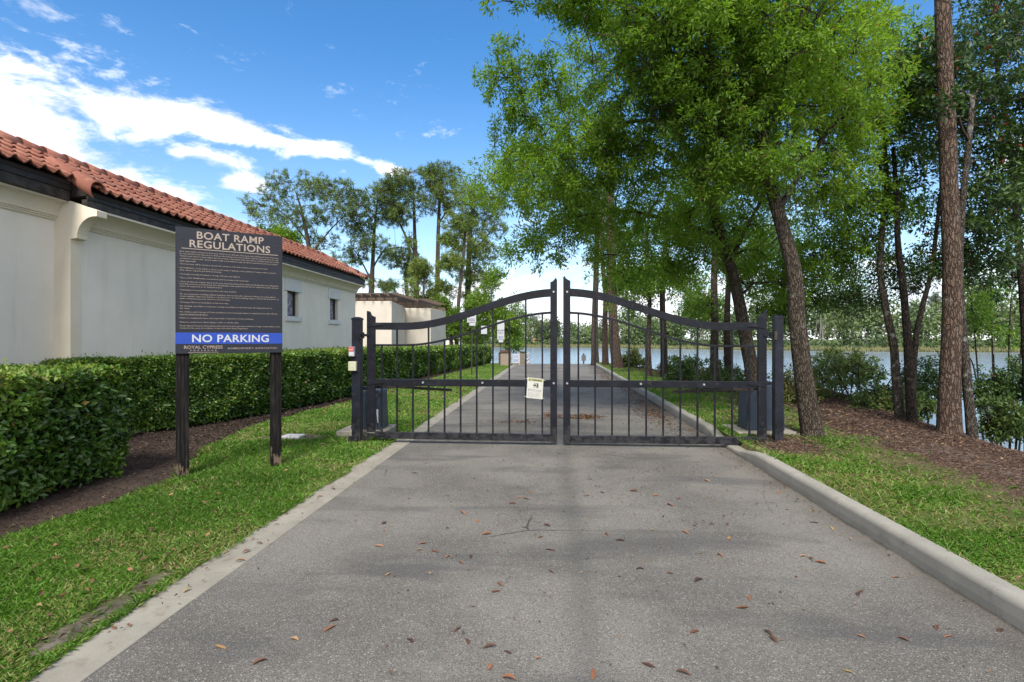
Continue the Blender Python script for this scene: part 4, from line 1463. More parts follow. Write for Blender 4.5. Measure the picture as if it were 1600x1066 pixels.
# storage bin with brown lid
F = 32.0
a_, b_ = P(782, 569, F), P(797.5, 551, F)
z0 = ghs(a_.x, a_.y)
bn_ = thing('waste_bin', 'tan bin with a brown lid beside the white board near the lake', 'bin', (a_.x, a_.y, z0))
mb = MB(); mb.box(a_.x, b_.x, a_.y, a_.y + 0.6, z0 - 0.05, b_.z)
obj('body', mb, 'tan_panel', bn_, bevel=0.02)
mb = MB(); mb.prism([(a_.x - 0.08, b_.z), (b_.x + 0.05, b_.z), (b_.x - 0.02, b_.z + 0.10), (a_.x - 0.02, b_.z + 0.14)], lambda u, v, w: (u, w, v), a_.y - 0.06, a_.y + 0.66)
obj('lid', mb, 'brown_roof', bn_)
mb = MB(); mb.box(a_.x - 0.12, a_.x - 0.002, a_.y + 0.02, a_.y + 0.5, z0, b_.z - 0.02)
obj('door', mb, 'brown_roof', bn_)
F = 33.5
a_, b_ = P(801, 568.5, F), P(812, 553, F)
z0 = ghs(a_.x, a_.y)
wb = thing('white_board', 'white board with blue lettering beside the tan bin', 'sign', (a_.x, a_.y, z0))
mb = MB(); mb.box(a_.x, b_.x, a_.y, a_.y + 0.04, z0 + 0.1, b_.z)
obj('board', mb, 'sign_white', wb)
for xx in (a_.x + 0.02, b_.x - 0.05):
    mb = MB(); mb.box(xx, xx + 0.04, a_.y + 0.041, a_.y + 0.08, z0 - 0.1, b_.z)
    obj('post', mb, 'box_grey', wb)
mb = MB()
for (t, v0, v1) in (('NO BOAT', .56, .88), ('PERMIT', .12, .44)):
    fit_text(mb, t, lambda u, v: (a_.x + (b_.x - a_.x) * u, a_.y - 0.004, z0 + 0.1 + (b_.z - z0 - 0.1) * v), 0.08, 0.92, v0, v1, bold=0.03)
obj('lettering', mb, 'far_letters_blue', wb)
# brown wooden post box and the dock with its pale rail
F = 34.5
a_, b_ = P(812.5, 568, F), P(819.5, 550, F)
z0 = ghs(a_.x, a_.y)
wp = thing('timber_pier_post', 'boxy brown timber pillar with a sloping cap at the ramp', 'pillar', (a_.x, a_.y, z0))
mb = MB(); mb.box(a_.x, b_.x, a_.y, a_.y + 0.3, z0 - 0.8, b_.z)
obj('post', mb, 'dock_wood', wp)
mb = MB(); mb.prism([(a_.x - 0.07, b_.z), (b_.x + 0.05, b_.z - 0.04), (b_.x + 0.05, b_.z), (a_.x - 0.07, b_.z + 0.06)], lambda u, v, w: (u, w, v), a_.y - 0.05, a_.y + 0.35)
obj('cap', mb, 'brown_roof', wp)
dk = thing('dock', 'low wooden dock with a pale railing beside the ramp', 'dock', (-1.9, 38, -0.4))
k = 0
for y in np.arange(35.2, 43, 0.16):
    mb = MB(); mb.box(-2.9, -1.75, y, y + 0.145, -0.28, -0.24)
    obj('plank', mb, 'dock_wood', dk)
for y in (35.4, 37.4, 39.4, 41.4):
    mb = MB(); mb.box(-1.82, -1.74, y, y + 0.08, -1.6, 0.55)
    obj('post', mb, 'dock_rail', dk)
for z in (0.1, 0.33, 0.5):
    mb = MB(); mb.box(-1.735, -1.70, 35.3, 41.6, z - 0.05, z + 0.05)
    obj('rail', mb, 'dock_rail', dk)

# drain in the drive, with leaves caught on it
g0 = G(872, 654); g1 = G(908, 645)
dr = thing('drain_grate', 'rusty drain grate set in the drive behind the gate', 'drain', (g0.x, g0.y, 0))
mb = MB()
x0, x1, y0, y1 = g0.x, g0.x + 0.52, g0.y, g0.y + 0.50
mb.box(x0, x1, y0, y0 + 0.04, -0.03, 0.012); mb.box(x0, x1, y1 - 0.04, y1, -0.03, 0.012)
mb.box(x0, x0 + 0.04, y0 + 0.04, y1 - 0.04, -0.03, 0.012); mb.box(x1 - 0.04, x1, y0 + 0.04, y1 - 0.04, -0.03, 0.012)
obj('frame', mb, 'iron', dr)
for k in range(7):
    mb = MB(); xx = x0 + 0.06 + k * 0.06
    mb.box(xx, xx + 0.025, y0 + 0.04, y1 - 0.04, 0.001, 0.010)
    obj('bar', mb, 'iron', dr)
# valve box lid in the lawn
p_ = G(459, 683.5, 0.01)
mb = MB(); mb.box(p_.x - 0.16, p_.x + 0.14, p_.y - 0.11, p_.y + 0.11, 0.0, 0.05)
tag(obj('utility_cover', mb, 'box_grey', bevel=0.01, loc=(p_.x, p_.y, 0)), 'small grey utility cover in the lawn behind the regulations sign', 'utility cover')

# ------------------------------------------------------------------ hedges
def hedge_leaves(surf, n, L, W_, seed):
    """surf(k) -> points and outward normals"""
    C, N = surf(n)
    r = np.random.default_rng(seed)
    up = np.array([0, 0, 1.0])
    D = unit(N * r.uniform(0.1, 0.9, (n, 1)) + r.normal(0, 0.8, (n, 3)) + up * 0.25)
    Nn = unit(N * 0.8 + up * 0.7 + r.normal(0, 0.45, (n, 3)))
    V, T = leaves_geo(C, D, Nn, r.uniform(0.7, 1.25, n) * L, r.uniform(0.8, 1.2, n) * W_, 0.18, 0.5)
    return V, T
def hedge(name, label, path, depth, ztop, Lf, dens, seed, split):
    """path: list of (x, y) of the front foot, from near to far; depth to the left"""
    path = [np.array(p, float) for p in path]
    seg = [np.linalg.norm(path[i + 1] - path[i]) for i in range(len(path) - 1)]
    tot = sum(seg)
    r = np.random.default_rng(seed)
    root = thing(name, label, 'hedge', (path[0][0], path[0][1], 0))
    cum = np.concatenate([[0], np.cumsum(seg)])
    px_ = np.array([p[0] for p in path]); py_ = np.array([p[1] for p in path])
    def at(s):
        return np.stack([np.interp(s, cum, px_), np.interp(s, cum, py_)], -1)
    def nrm(s):
        d = unit(at(np.minimum(s + 0.05, tot)) - at(np.maximum(s - 0.05, 0)))
        return np.stack([d[:, 1], -d[:, 0]], -1)
    def bulge(s, z):
        return 0.12 * (fbm2(s * 1.6, z * 1.8 + 7, seed) - 0.5) + 0.09 * (vnoise2(s * 5, z * 5, seed + 3) - 0.5)
    def zt(s):
        return np.interp(s, [0, tot], ztop)
    # dark filler core added to block see-through (slightly inside the leaf shell)
    ss = np.linspace(0.12, tot - 0.1, max(8, int(tot / 0.3)))
    Pp, Nn = at(ss), nrm(ss)
    rows = []
    for (off, zz) in ((-0.22, 0.10), (-0.13, 0.4), (-0.12, 0.9), (-0.15, 1.0), (-0.3, 1.0), (-(depth - 0.1), 1.0), (-(depth - 0.1), 0.05)):
        z_ = zz * (zt(ss) - 0.09) if zz > 0.2 else np.full_like(ss, zz)
        xy = Pp + Nn * off
        rows.append(np.concatenate([xy, z_[:, None]], 1))
    R = np.stack(rows, 0)
    m_, n_ = R.shape[:2]
    V_ = R.reshape(-1, 3)
    ii = np.arange(m_ * n_).reshape(m_, n_)
    Qd = np.stack([ii[:-1, :-1], ii[:-1, 1:], ii[1:, 1:], ii[1:, :-1]], -1).reshape(-1, 4)
    npobj('branches_or_core', V_, Qd, 'hedge_core', root)
    vi, fi = [], []
    # front face
    def build(n, mode, matname, L, pname):
        s = r.uniform(0, tot, n * 2)
        if split:
            keep = r.uniform(0, 1, n * 2) < np.clip(9.0 / at(s)[:, 1], 0.18, 1)
        else:
            keep = np.ones(n * 2, bool)
        s = s[keep][:n]
        n = len(s)
        P2, N2 = at(s), nrm(s)
        grow = np.clip(at(s)[:, 1] / 9.0, 1, 2.2) if split else np.ones(n)
        if mode == 'front':
            z = r.uniform(0.04, 1.0, n) ** 0.9 * zt(s)
            foot = np.clip(0.35 - z, 0, 1) * 0.35
            inn = r.exponential(0.045, n)
            off = bulge(s, z) - inn - foot
            C = np.concatenate([P2 + N2 * off[:, None], z[:, None]], 1)
            Nv = np.concatenate([N2, np.zeros((n, 1))], 1)
        elif mode == 'top':
            t = r.uniform(0, 1, n)
            z = zt(s) + 0.09 * (fbm2(s * 2.4, t * depth * 2.4, seed + 5) - 0.5) + (r.uniform(0, 1, n) < 0.03) * r.uniform(0.02, 0.09, n) - r.exponential(0.03, n) - 0.05 * np.exp(-t * depth / 0.08)
            C = np.concatenate([P2 - N2 * (t * depth - 0.04)[:, None], z[:, None]], 1)
            Nv = np.tile(np.array([[0, 0, 1.0]]), (n, 1))
        else:
            e = 0.0 if mode == 'near' else tot
            t = r.uniform(0, 1, n)
            z = r.uniform(0.03, 1.0, n) * zt(np.array([e]))[0]
            d = unit(at(np.array([min(e + 0.1, tot)])) - at(np.array([max(e - 0.1, 0)])))[0]
            sg_ = -1 if mode == 'near' else 1
            b0 = at(np.array([e]))[0]
            nn_ = nrm(np.array([e]))[0]
            inn = r.exponential(0.035, n) - bulge(t * 3, z)
            xy = b0[None] - nn_[None] * (t * depth)[:, None] - sg_ * d[None] * inn[:, None]
            C = np.concatenate([xy, z[:, None]], 1)
            Nv = np.tile(np.array([[sg_ * d[0], sg_ * d[1], 0]]), (n, 1))
            grow = np.ones(n)
        up = np.array([0, 0, 1.0])
        D = unit(Nv * r.uniform(0.0, 0.8, (n, 1)) + r.normal(0, 0.75, (n, 3)) + up * 0.2)
        Nl = unit(Nv * 0.9 + up * 0.6 + r.normal(0, 0.5, (n, 3)))
        V, T = leaves_geo(C, D, Nl, r.uniform(0.6, 1.25, n) * L * grow, r.uniform(0.8, 1.2, n) * L * 0.52 * grow, 0.16, 0.5)
        rv = np.clip(1.1 * fbm2(s * 1.5, C[:, 2] * 2.0, seed + 9) - 0.22 + 0.5 * r.uniform(0, 1, n) ** 1.3, 0, 1)
        rv = np.where(r.uniform(0, 1, n) < 0.012, 1.0, np.minimum(rv * 1.1, 0.98))
        o = npobj(pname, V, T, matname, root, rnd=np.repeat(rv, 4), kind='stuff')
        return o
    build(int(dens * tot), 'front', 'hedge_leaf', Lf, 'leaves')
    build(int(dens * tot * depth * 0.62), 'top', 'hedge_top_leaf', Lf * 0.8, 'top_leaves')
    build(int(dens * depth), 'end', 'hedge_leaf', Lf, 'end_leaves')
    if not split:
        build(int(dens * depth * 0.5), 'near', 'hedge_leaf', Lf, 'end_leaves')
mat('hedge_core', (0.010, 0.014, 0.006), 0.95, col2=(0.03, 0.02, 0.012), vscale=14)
kb = G(190, 745)
hedge('hedge', 'clipped hedge block standing forward at the left, with large glossy leaves', [(kb.x + 0.20, 0.6), (kb.x + 0.16, 3.5), (kb.x + 0.07, 5.9)], 2.1, (1.27, 1.27), 0.080, 2700, 3, False)
# the long hedge
hp = [G(206, 684), G(371, 660), G(420, 651), G(546, 623), G(660, 590), G(767, 568)]
hedge('hedge', 'long clipped hedge running from behind the sign towards the lake', [(hp[0].x, hp[0].y - 1.2)] + [(p.x, p.y) for p in hp], 1.7, (1.30, 1.12), 0.062, 3100, 11, True)

# ------------------------------------------------------------------ trees
def smooth_path(pts, n=4):
    pts = [Vector(p) for p in pts]
    out = []
    for i in range(len(pts) - 1):
        p0 = pts[max(i - 1, 0)]; p1 = pts[i]; p2 = pts[i + 1]; p3 = pts[min(i + 2, len(pts) - 1)]
        for k in range(n):
            t = k / n
            out.append(0.5 * ((2 * p1) + (p2 - p0) * t + (2 * p0 - 5 * p1 + 4 * p2 - p3) * t * t + (3 * p1 - p0 - 3 * p2 + p3) * t ** 3))
    out.append(pts[-1])
    return out

def noise3(Pn, f, seed):
    x, y, z = Pn[:, 0] * f, Pn[:, 1] * f, Pn[:, 2] * f
    return (vnoise2(x + z * 0.71, y - z * 0.53, seed) + vnoise2(y * 0.83 + z + 31, x * 0.77 - z * 0.4 + 17, seed + 1)) / 2

def tree(name, label, trunks, lobes, nmid, ntwig, nleaf, leafL, leafW, leafmat, barkmat, seed, mode='leaf', twl=0.35, gap=0.42, cat='tree', group=None, droop=0.0, part='crown', nsec=None, flare=1.35, limb_r=0.28, bright=0.0, twig_r=0.007):
    """trunks: list of ([(x,y,z)...], r0, r1). lobes: (centre, (rx,ry,rz)). Limbs grow from the trunks into the lobes; leaves sit on twigs."""
    r = np.random.default_rng(seed)
    random.seed(seed)
    base = Vector(trunks[0][0][0])
    root = thing(name, label, cat, (base.x, base.y, ghs(base.x, base.y)), group)
    mb = MB()
    nodes, nrad = [], []
    for ti, (pts, r0, r1) in enumerate(trunks):
        sp = smooth_path(pts, 5)
        L_ = len(sp)
        rad = []
        for i in range(L_):
            t = i / (L_ - 1)
            q = r0 + (r1 - r0) * t
            if ti == 0 or flare > 1.5:
                q *= 1 + (flare - 1) * math.exp(-t * L_ / 2.2)
            rad.append(q)
        mb.tube(sp, rad, 14 if r0 > 0.06 else 9, wob=0.035)
        for p_, q in zip(sp, rad):
            nodes.append(p_); nrad.append(q)
    obj('trunk', mb, barkmat, root, smooth=True)
    if not lobes:
        return root
    lim = MB()
    # sample the crown volume
    vol = np.array([l[1][0] * l[1][1] * l[1][2] for l in lobes]) ** 0.8
    vol = vol / vol.sum()
    def sample(n, shell=0.42, gp_=gap, sd=0):
        out = []
        c_ = 0
        while c_ < n:
            k = r.choice(len(lobes), n, p=vol)
            d = unit(r.normal(0, 1, (n, 3)))
            rad_ = r.uniform(0, 1, (n, 1)) ** shell
            cen = np.array([tuple(lobes[i][0]) for i in k])
            ax_ = np.array([lobes[i][1] for i in k])
            Q_ = cen + d * rad_ * ax_
            nz = noise3(Q_, 0.9 if mode == 'leaf' else 1.1, seed + sd)
            Q_ = Q_[nz > gp_]
            out.append(Q_)
            c_ += len(Q_)
        return np.concatenate(out)[:n]
    mids = sample(nmid, 0.5)
    order = np.argsort(np.linalg.norm(mids - np.array(tuple(nodes[-1])), axis=1))
    NN = np.array([tuple(p_) for p_ in nodes])
    NR = np.array(nrad)
    nodes_l, rad_l = [NN], [NR]
    tz0 = NN[:, 2].min() + 0.30 * (NN[:, 2].max() - NN[:, 2].min())
    okn = NN[:, 2] > tz0
    allN, allR = NN[okn], NR[okn]
    midnodes = []
    for q in mids[order]:
        dv = q[None] - allN
        dist = np.linalg.norm(dv, axis=1)
        cost = dist + 0.55 * np.maximum(0, -(dv[:, 2]) + (0.25 * dist if mode == 'leaf' else 0)) + 0.6 * np.maximum(0, 0.02 - allR) * 30
        j = int(np.argmin(cost))
        p0, rr = allN[j], min(allR[j] * 0.62, limb_r)
        ln = dist[j]
        rr = max(min(rr, 0.012 + 0.018 * ln), 0.008)
        if mode == 'needle':
            rr = max(rr, 0.02)
        bend = np.array([0, 0, 0.16 * ln]) + r.normal(0, 0.07 * ln + 0.01, 3)
        pts = []
        K = 6
        for i in range(K):
            t = i / (K - 1)
            pp = p0 * (1 - t) + q * t + bend * (4 * t * (1 - t)) * 0.7 + (r.normal(0, 0.03, 3) * (0 < i < K - 1))
            pts.append(pp)
        rads = [rr * (1 - 0.62 * i / (K - 1)) for i in range(K)]
        lim.tube([Vector(p_) for p_ in pts], rads, 6 if rr > 0.03 else 4, cap=False)
        allN = np.concatenate([allN, np.array(pts[1:])])
        allR = np.concatenate([allR, np.array(rads[1:])])
        midnodes += pts[2:]
    MN = np.array(midnodes)
    tips = sample(ntwig, 0.42)
    # twigs
    C_, D_ = [], []
    starts = np.zeros_like(tips)
    for i0 in range(0, len(tips), 400):
        dd = np.linalg.norm(tips[i0:i0 + 400, None] - MN[None], axis=2)
        starts[i0:i0 + 400] = MN[dd.argmin(1)]
    tv2 = tips - starts
    far_ = np.linalg.norm(tv2, axis=1)
    maxl = twl * 2.6
    sc = np.minimum(1, maxl / np.maximum(far_, 1e-6))[:, None]
    tips = starts + tv2 * np.maximum(sc, 0.0)
    nd = unit(tv2 + r.normal(0, 0.12, tv2.shape))
    for i in range(len(tips)):
        if i % 2 == 0 or mode == 'needle':
            a_, b_ = Vector(starts[i]), Vector(tips[i])
            mm2 = (a_ + b_) / 2 + Vector((0, 0, 0.05 * (b_ - a_).length)) + Vector(r.normal(0, 0.02, 3))
            lim.tube([a_, mm2, b_], [twig_r * 1.3, twig_r, twig_r * 0.5], 3, cap=False)
    obj('branches_or_core', lim, barkmat, root, smooth=True)['kind'] = 'stuff'
    n = len(tips)
    if mode == 'leaf':
        k = nleaf
        # side shoots round each twig tip
        t = 0.30 - np.abs(r.normal(0, 0.42, (n, k, 1)))
        sd_ = r.normal(0, 1, (n, k, 3))
        ax_ = nd[:, None, :]
        per = sd_ - (sd_ * ax_).sum(-1, keepdims=True) * ax_
        per = unit(per)
        C = tips[:, None] + ax_ * t * twl + per * np.abs(r.normal(0, 0.24, (n, k, 1))) * twl
        C[..., 2] -= droop * np.abs(t[..., 0]) * twl
        D = unit(ax_ * 0.5 + per * 0.7 + r.normal(0, 0.45, (n, k, 3)))
        C, D = C.reshape(-1, 3), D.reshape(-1, 3)
        N = unit(np.array([0, 0, 1.0]) + r.normal(0, 0.65, C.shape))
        V, T = leaves_geo(C, D, N, r.uniform(0.6, 1.25, len(C)) * leafL, r.uniform(0.75, 1.2, len(C)) * leafW, 0.2)
        cl_ = noise3(np.repeat(tips, k, 0), 0.8, seed + 40)
        rv = np.clip(0.9 * (cl_ - 0.5) + 0.5 + bright + r.normal(0, 0.17, len(C)), 0, 0.94)
        rv = np.where(r.uniform(0, 1, len(C)) < 0.012, 1.0, rv)
        npobj(part, V, T, leafmat, root, rnd=np.repeat(rv, 4), kind='stuff')
    else:
        k = nleaf
        d = unit(r.normal(0, 1, (n, k, 3)) + nd[:, None] * 0.5 + np.array([0, 0, 0.25]))
        C = np.repeat(tips[:, None], k, 1) + r.normal(0, leafL * 0.16, (n, k, 3))
        L_ = r.uniform(0.6, 1.2, (n, k, 1)) * leafL
        per = unit(np.cross(d, r.normal(0, 1, (n, k, 3))))
        a_ = C - per * leafW / 2
        b_ = C + per * leafW / 2
        c_ = C + d * L_
        V = np.stack([a_, b_, c_], 2).reshape(-1, 3)
        T = np.arange(len(V)).reshape(-1, 3)
        cl_ = noise3(np.repeat(tips, k, 0), 0.35, seed + 40)
        rv = np.clip(0.9 * (cl_ - 0.5) + 0.45 + bright + r.normal(0, 0.15, n * k), 0, 1)
        npobj(part, V, T, leafmat, root, rnd=np.repeat(rv, 3), kind='stuff')
    return root

def trunk_px(pts, F, base=None):
    """pixel polyline at depth F (or per-point depth), starting on the ground"""
    out = []
    for i, p_ in enumerate(pts):
        f = p_[2] if len(p_) > 2 else F
        q = P(p_[0], p_[1], f)
        if i == 0 and p_[1] > 530:
            q = Vector((q.x, q.y, ghs(q.x, q.y) - 0.12))
        out.append(q)
    return out
def lobe_px(px, py, F, rx, rz=None, dep=None):
    s = F / FOC
    rz = rz or rx
    return (P(px, py, F), (rx * s, (dep or rx) * s, rz * s))

# the big laurel oak right of the gate
tree('oak_tree', 'big bright green oak leaning over the right gate post', [
    (trunk_px([(1272, 694), (1263, 640), (1252, 560), (1245, 490), (1240, 420), (1218, 340), (1200, 270), (1185, 170), (1160, 60), (1130, -60)], 8.2), 0.150, 0.055),
    (trunk_px([(1200, 270), (1140, 215, 8.4), (1050, 190, 8.8), (960, 195, 9.2), (890, 230, 9.6)], 8.2), 0.055, 0.02),
    (trunk_px([(1190, 200), (1120, 110, 7.9), (1040, 40, 7.9), (950, 0, 8.2)], 8.2), 0.055, 0.02),
    (trunk_px([(1215, 330), (1270, 240, 8.5), (1330, 160, 8.8)], 8.2), 0.05, 0.02),
    (trunk_px([(1185, 180), (1230, 90, 7.8), (1270, 0, 7.6)], 8.2), 0.05, 0.02)],
    [lobe_px(1220, 70, 8.2, 150, 130), lobe_px(1085, 60, 8.2, 150, 120), lobe_px(950, 70, 8.8, 140, 110), lobe_px(838, 125, 9.4, 100, 80), lobe_px(1010, 210, 9.0, 140, 75),
     lobe_px(880, 260, 9.8, 105, 70), lobe_px(1140, 190, 8.6, 130, 85), lobe_px(1300, 130, 9.0, 105, 120), lobe_px(775, 6, 9.4, 74, 40), lobe_px(1215, 265, 7.8, 62, 42), lobe_px(1120, 270, 8.2, 70, 45), lobe_px(880, 20, 9.2, 80, 50), lobe_px(1060, -80, 8.5, 260, 90), lobe_px(820, 215, 10, 60, 45), lobe_px(1270, 270, 9.4, 90, 60)],
    330, 3900, 42, 0.086, 0.028, 'oak_leaf', 'oak_bark', 101, twl=0.29, gap=0.43, bright=0.06)
# second oak behind the post
tree('oak_tree', 'second oak with a dark trunk, behind the right gate leaf and its post', [
    (trunk_px([(1184, 632), (1175, 580), (1160, 500), (1148, 440), (1128, 370), (1100, 290), (1060, 210), (1010, 130)], 11.2), 0.155, 0.05),
    (trunk_px([(1128, 370), (1060, 350, 11.4), (980, 330, 11.8), (890, 340, 12.2)], 11.2), 0.055, 0.02),
    (trunk_px([(1105, 300), (1030, 230, 11.5), (930, 215, 12), (850, 250, 12.2)], 11.2), 0.05, 0.02),
    (trunk_px([(1140, 410), (1180, 330, 11.5), (1215, 270, 11.8)], 11.2), 0.05, 0.02)],
    [lobe_px(900, 345, 12.2, 100, 70), lobe_px(800, 285, 12.4, 84, 55), lobe_px(990, 300, 11.8, 120, 80), lobe_px(1080, 380, 11.6, 115, 62), lobe_px(840, 390, 12.6, 62, 40), lobe_px(940, 150, 12, 140, 90), lobe_px(1170, 290, 12, 120, 90),
     lobe_px(1000, 420, 12.8, 90, 36), lobe_px(1210, 430, 11.6, 80, 45)],
    200, 1600, 36, 0.10, 0.033, 'oak_leaf', 'oak_bark', 202, twl=0.34, gap=0.46, bright=0.14)
# bright oak, thin trunks, right of centre
tree('oak_tree', 'slender mossy oak with a leaning trunk left of the forked trunk', [
    (trunk_px([(1408, 668), (1401, 600), (1396, 540), (1384, 480), (1376, 430), (1378, 360), (1385, 290), (1380, 200), (1370, 120)], 10.6), 0.085, 0.03)],
    [lobe_px(1370, 190, 10.6, 80, 90), lobe_px(1330, 330, 11, 85, 60), lobe_px(1390, 60, 10.8, 70, 60), lobe_px(1300, 400, 11.5, 80, 40), lobe_px(1420, 300, 11, 50, 50)],
    90, 800, 34, 0.09, 0.032, 'oak_leaf', 'lichen_bark', 303, twl=0.32, gap=0.45, bright=0.05)
tree('forked_tree', 'forked rough trunk standing just left of the big pine', [
    (trunk_px([(1426, 676), (1421, 590), (1417, 515), (1410, 440), (1403, 380), (1401, 320), (1396, 230)], 10.3), 0.085, 0.035),
    (trunk_px([(1424, 600), (1430, 540), (1441, 480), (1454, 430), (1462, 370), (1470, 300)], 10.3), 0.055, 0.03)],
    [lobe_px(1440, 380, 10.8, 60, 50), lobe_px(1395, 430, 11, 70, 32), lobe_px(1330, 470, 11.6, 55, 26), lobe_px(1470, 250, 11, 50, 60)],
    40, 300, 30, 0.075, 0.03, 'bay_leaf', 'dark_bark', 404, twl=0.4, gap=0.47)
tree('pine_tree', 'tallest pine at the right, thick flaking trunk running out of the picture', [
    (trunk_px([(1483, 690), (1484, 600), (1487, 520), (1488, 430), (1484, 320), (1480, 200), (1476, 100), (1472, -20), (1468, -160)], 9.0), 0.155, 0.105)],
    [], 0, 0, 0, 0, 0, 'pine_needle', 'pine_bark', 505, flare=1.35)
tree('pine_tree', 'pale lichen-covered trunk leaning against the tallest pine', [
    (trunk_px([(1521, 698), (1515, 640), (1508, 560), (1503, 500), (1499, 420), (1503, 330), (1512, 240), (1520, 150)], 9.0), 0.075, 0.04)],
    [lobe_px(1530, 130, 9.6, 90, 110), lobe_px(1570, 320, 9.8, 80, 90), lobe_px(1490, 40, 9.8, 70, 70), lobe_px(1455, 180, 10, 55, 110), lobe_px(1600, 190, 9.6, 60, 120), lobe_px(1540, 410, 10.4, 75, 40), lobe_px(1476, 170, 8.5, 26, 40), lobe_px(1492, 290, 8.5, 30, 45), lobe_px(1455, 340, 8.7, 26, 26), lobe_px(1440, 100, 9.4, 40, 60)],
    180, 640, 26, 0.115, 0.046, 'bay_leaf', 'lichen_bark', 606, twl=0.34, gap=0.50, cat='tree')
tree('bay_tree', 'dark bay tree with drooping leaves at the right edge', [
    (trunk_px([(1612, 700), (1606, 600), (1600, 480), (1590, 360), (1580, 240), (1560, 120), (1550, 0)], 10.6), 0.09, 0.03)],
    [lobe_px(1560, 50, 11, 100, 80), lobe_px(1600, 280, 11, 80, 90), lobe_px(1500, 330, 11.4, 60, 60), lobe_px(1570, 430, 11.6, 70, 40), lobe_px(1640, 100, 10.5, 90, 110)],
    120, 300, 28, 0.12, 0.048, 'bay_leaf', 'dark_bark', 707, twl=0.34, gap=0.51)

# trunks between the drive and the lake
mid_trees = [
    ('pine_tree', 'pale straight trunk nearest the end of the drive, right of the gap in the gate', [(930, 570), (929, 520), (931, 440), (934, 340), (936, 240)], 33, 0.22, 0.12, [(925, 330, 33, 45, 50), (950, 400, 33, 40, 30)], 'far_bark', 'oak_leaf_shade'),
    ('pine_tree', 'thin double trunk standing between the pale trunk and the reddish pine', [(946, 571), (945, 520), (946, 460), (941, 400), (943, 300)], 31, 0.17, 0.10, [(960, 360, 31, 45, 40)], 'pine_bark', 'oak_leaf_shade'),
    ('pine_tree', 'stout reddish pine trunk growing from the verge behind the right gate leaf', [(965, 576), (961, 540), (957, 480), (955, 400), (954, 300), (955, 200)], 27.5, 0.27, 0.17, [(985, 440, 28, 55, 30)], 'pine_bark', 'oak_leaf_shade'),
    ('oak_tree', 'slim grey tree behind the middle of the right gate leaf', [(1015, 592), (1013, 540), (1015, 470), (1010, 400), (1015, 320)], 21.5, 0.11, 0.05, [(1020, 430, 22, 62, 38), (985, 480, 22, 40, 22), (1040, 350, 22, 60, 50)], 'far_bark', 'oak_leaf_shade'),
    ('oak_tree', 'brown trunk rising through the shrubs behind the right gate leaf', [(1038, 592), (1037, 530), (1035, 460), (1040, 380), (1045, 300)], 21, 0.14, 0.07, [(1060, 440, 21, 60, 40), (1090, 480, 21, 45, 26)], 'dark_bark', 'oak_leaf_shade'),
    ('oak_tree', 'pale mottled trunk just left of the second oak', [(1118, 612), (1116, 560), (1117, 500), (1116, 430), (1120, 340), (1125, 260)], 15.5, 0.125, 0.07, [(1105, 470, 16, 60, 30), (1160, 440, 15, 50, 34), (1080, 330, 16, 80, 60)], 'lichen_bark', 'oak_leaf_shade'),
    ('oak_tree', 'dark crooked trunk partly hidden by the second oak', [(1140, 612), (1137, 560), (1136, 500), (1139, 440), (1150, 360)], 16, 0.12, 0.06, [(1180, 400, 16, 70, 50)], 'dark_bark', 'oak_leaf_shade'),
    ('oak_tree', 'shaded tree with thin stems between the gate post and the big oak', [(1215, 640), (1213, 580), (1218, 520), (1226, 450), (1222, 380)], 14, 0.06, 0.03, [(1225, 470, 14, 52, 40), (1290, 450, 14, 60, 36), (1250, 380, 14, 70, 45)], 'dark_bark', 'oak_leaf_shade')]
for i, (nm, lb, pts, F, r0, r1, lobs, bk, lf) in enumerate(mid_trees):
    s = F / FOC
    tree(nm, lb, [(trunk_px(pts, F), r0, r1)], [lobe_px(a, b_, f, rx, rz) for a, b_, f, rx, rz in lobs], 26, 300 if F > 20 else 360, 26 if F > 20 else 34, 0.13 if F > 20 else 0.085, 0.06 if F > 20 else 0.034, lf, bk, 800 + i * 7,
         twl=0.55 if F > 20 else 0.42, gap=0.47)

# undergrowth on the bank
shrubs = [
    (1290, 600, 15, 60, 42, 'leafy shrub on the bank just right of the big oak trunk', 'shrub_leaf'),
    (1352, 600, 14, 62, 45, 'broad-leaved shrub growing left of the slender mossy oak', 'shrub_leaf'),
    (1345, 645, 12.6, 52, 26, 'low browning shrub at the top of the mulch bank', 'shrub_leaf'),
    (1395, 628, 12.4, 40, 38, 'shrub pressed behind the slender mossy oak trunk', 'shrub_leaf'),
    (1455, 590, 13, 48, 44, 'dark shrub seen between the forked trunk and the tallest pine', 'bay_leaf'),
    (1560, 480, 13.5, 70, 60, 'light green bush rising above the dark thicket at the right edge', 'oak_leaf_shade'),
    (1565, 590, 11.5, 68, 58, 'dark glossy thicket at the right edge behind the leaning trunk', 'bay_leaf'),
    (1570, 655, 9.8, 42, 32, 'low leafy sprout over the water at the right edge', 'shrub_leaf'),
    (1235, 610, 13, 34, 34, 'twiggy shrub between the right gate post and the big oak', 'shrub_leaf'),
    (1150, 600, 15.5, 42, 26, 'shrub filling the gap beside the right gate motor', 'bay_leaf'),
    (1095, 585, 18, 48, 24, 'low dark shrub behind the right gate leaf, under the pale mottled trunk', 'bay_leaf'),
    (1060, 578, 22, 34, 20, 'low shrub at the water edge behind the slim grey tree', 'shrub_leaf'),
    (1120, 588, 16.5, 40, 26, 'brownish shrub left of the right gate motor', 'shrub_leaf'),
    (1420, 640, 12.0, 36, 26, 'brown brush between the two trunks of the mossy oak and the fork', 'shrub_leaf'),
    (1320, 575, 17, 50, 30, 'thin tall shrub at the water edge between the big oak and the slender oak', 'shrub_leaf'),
    (995, 560, 28, 22, 18, 'small shrub beside the reddish pine trunk at the water', 'shrub_leaf')]
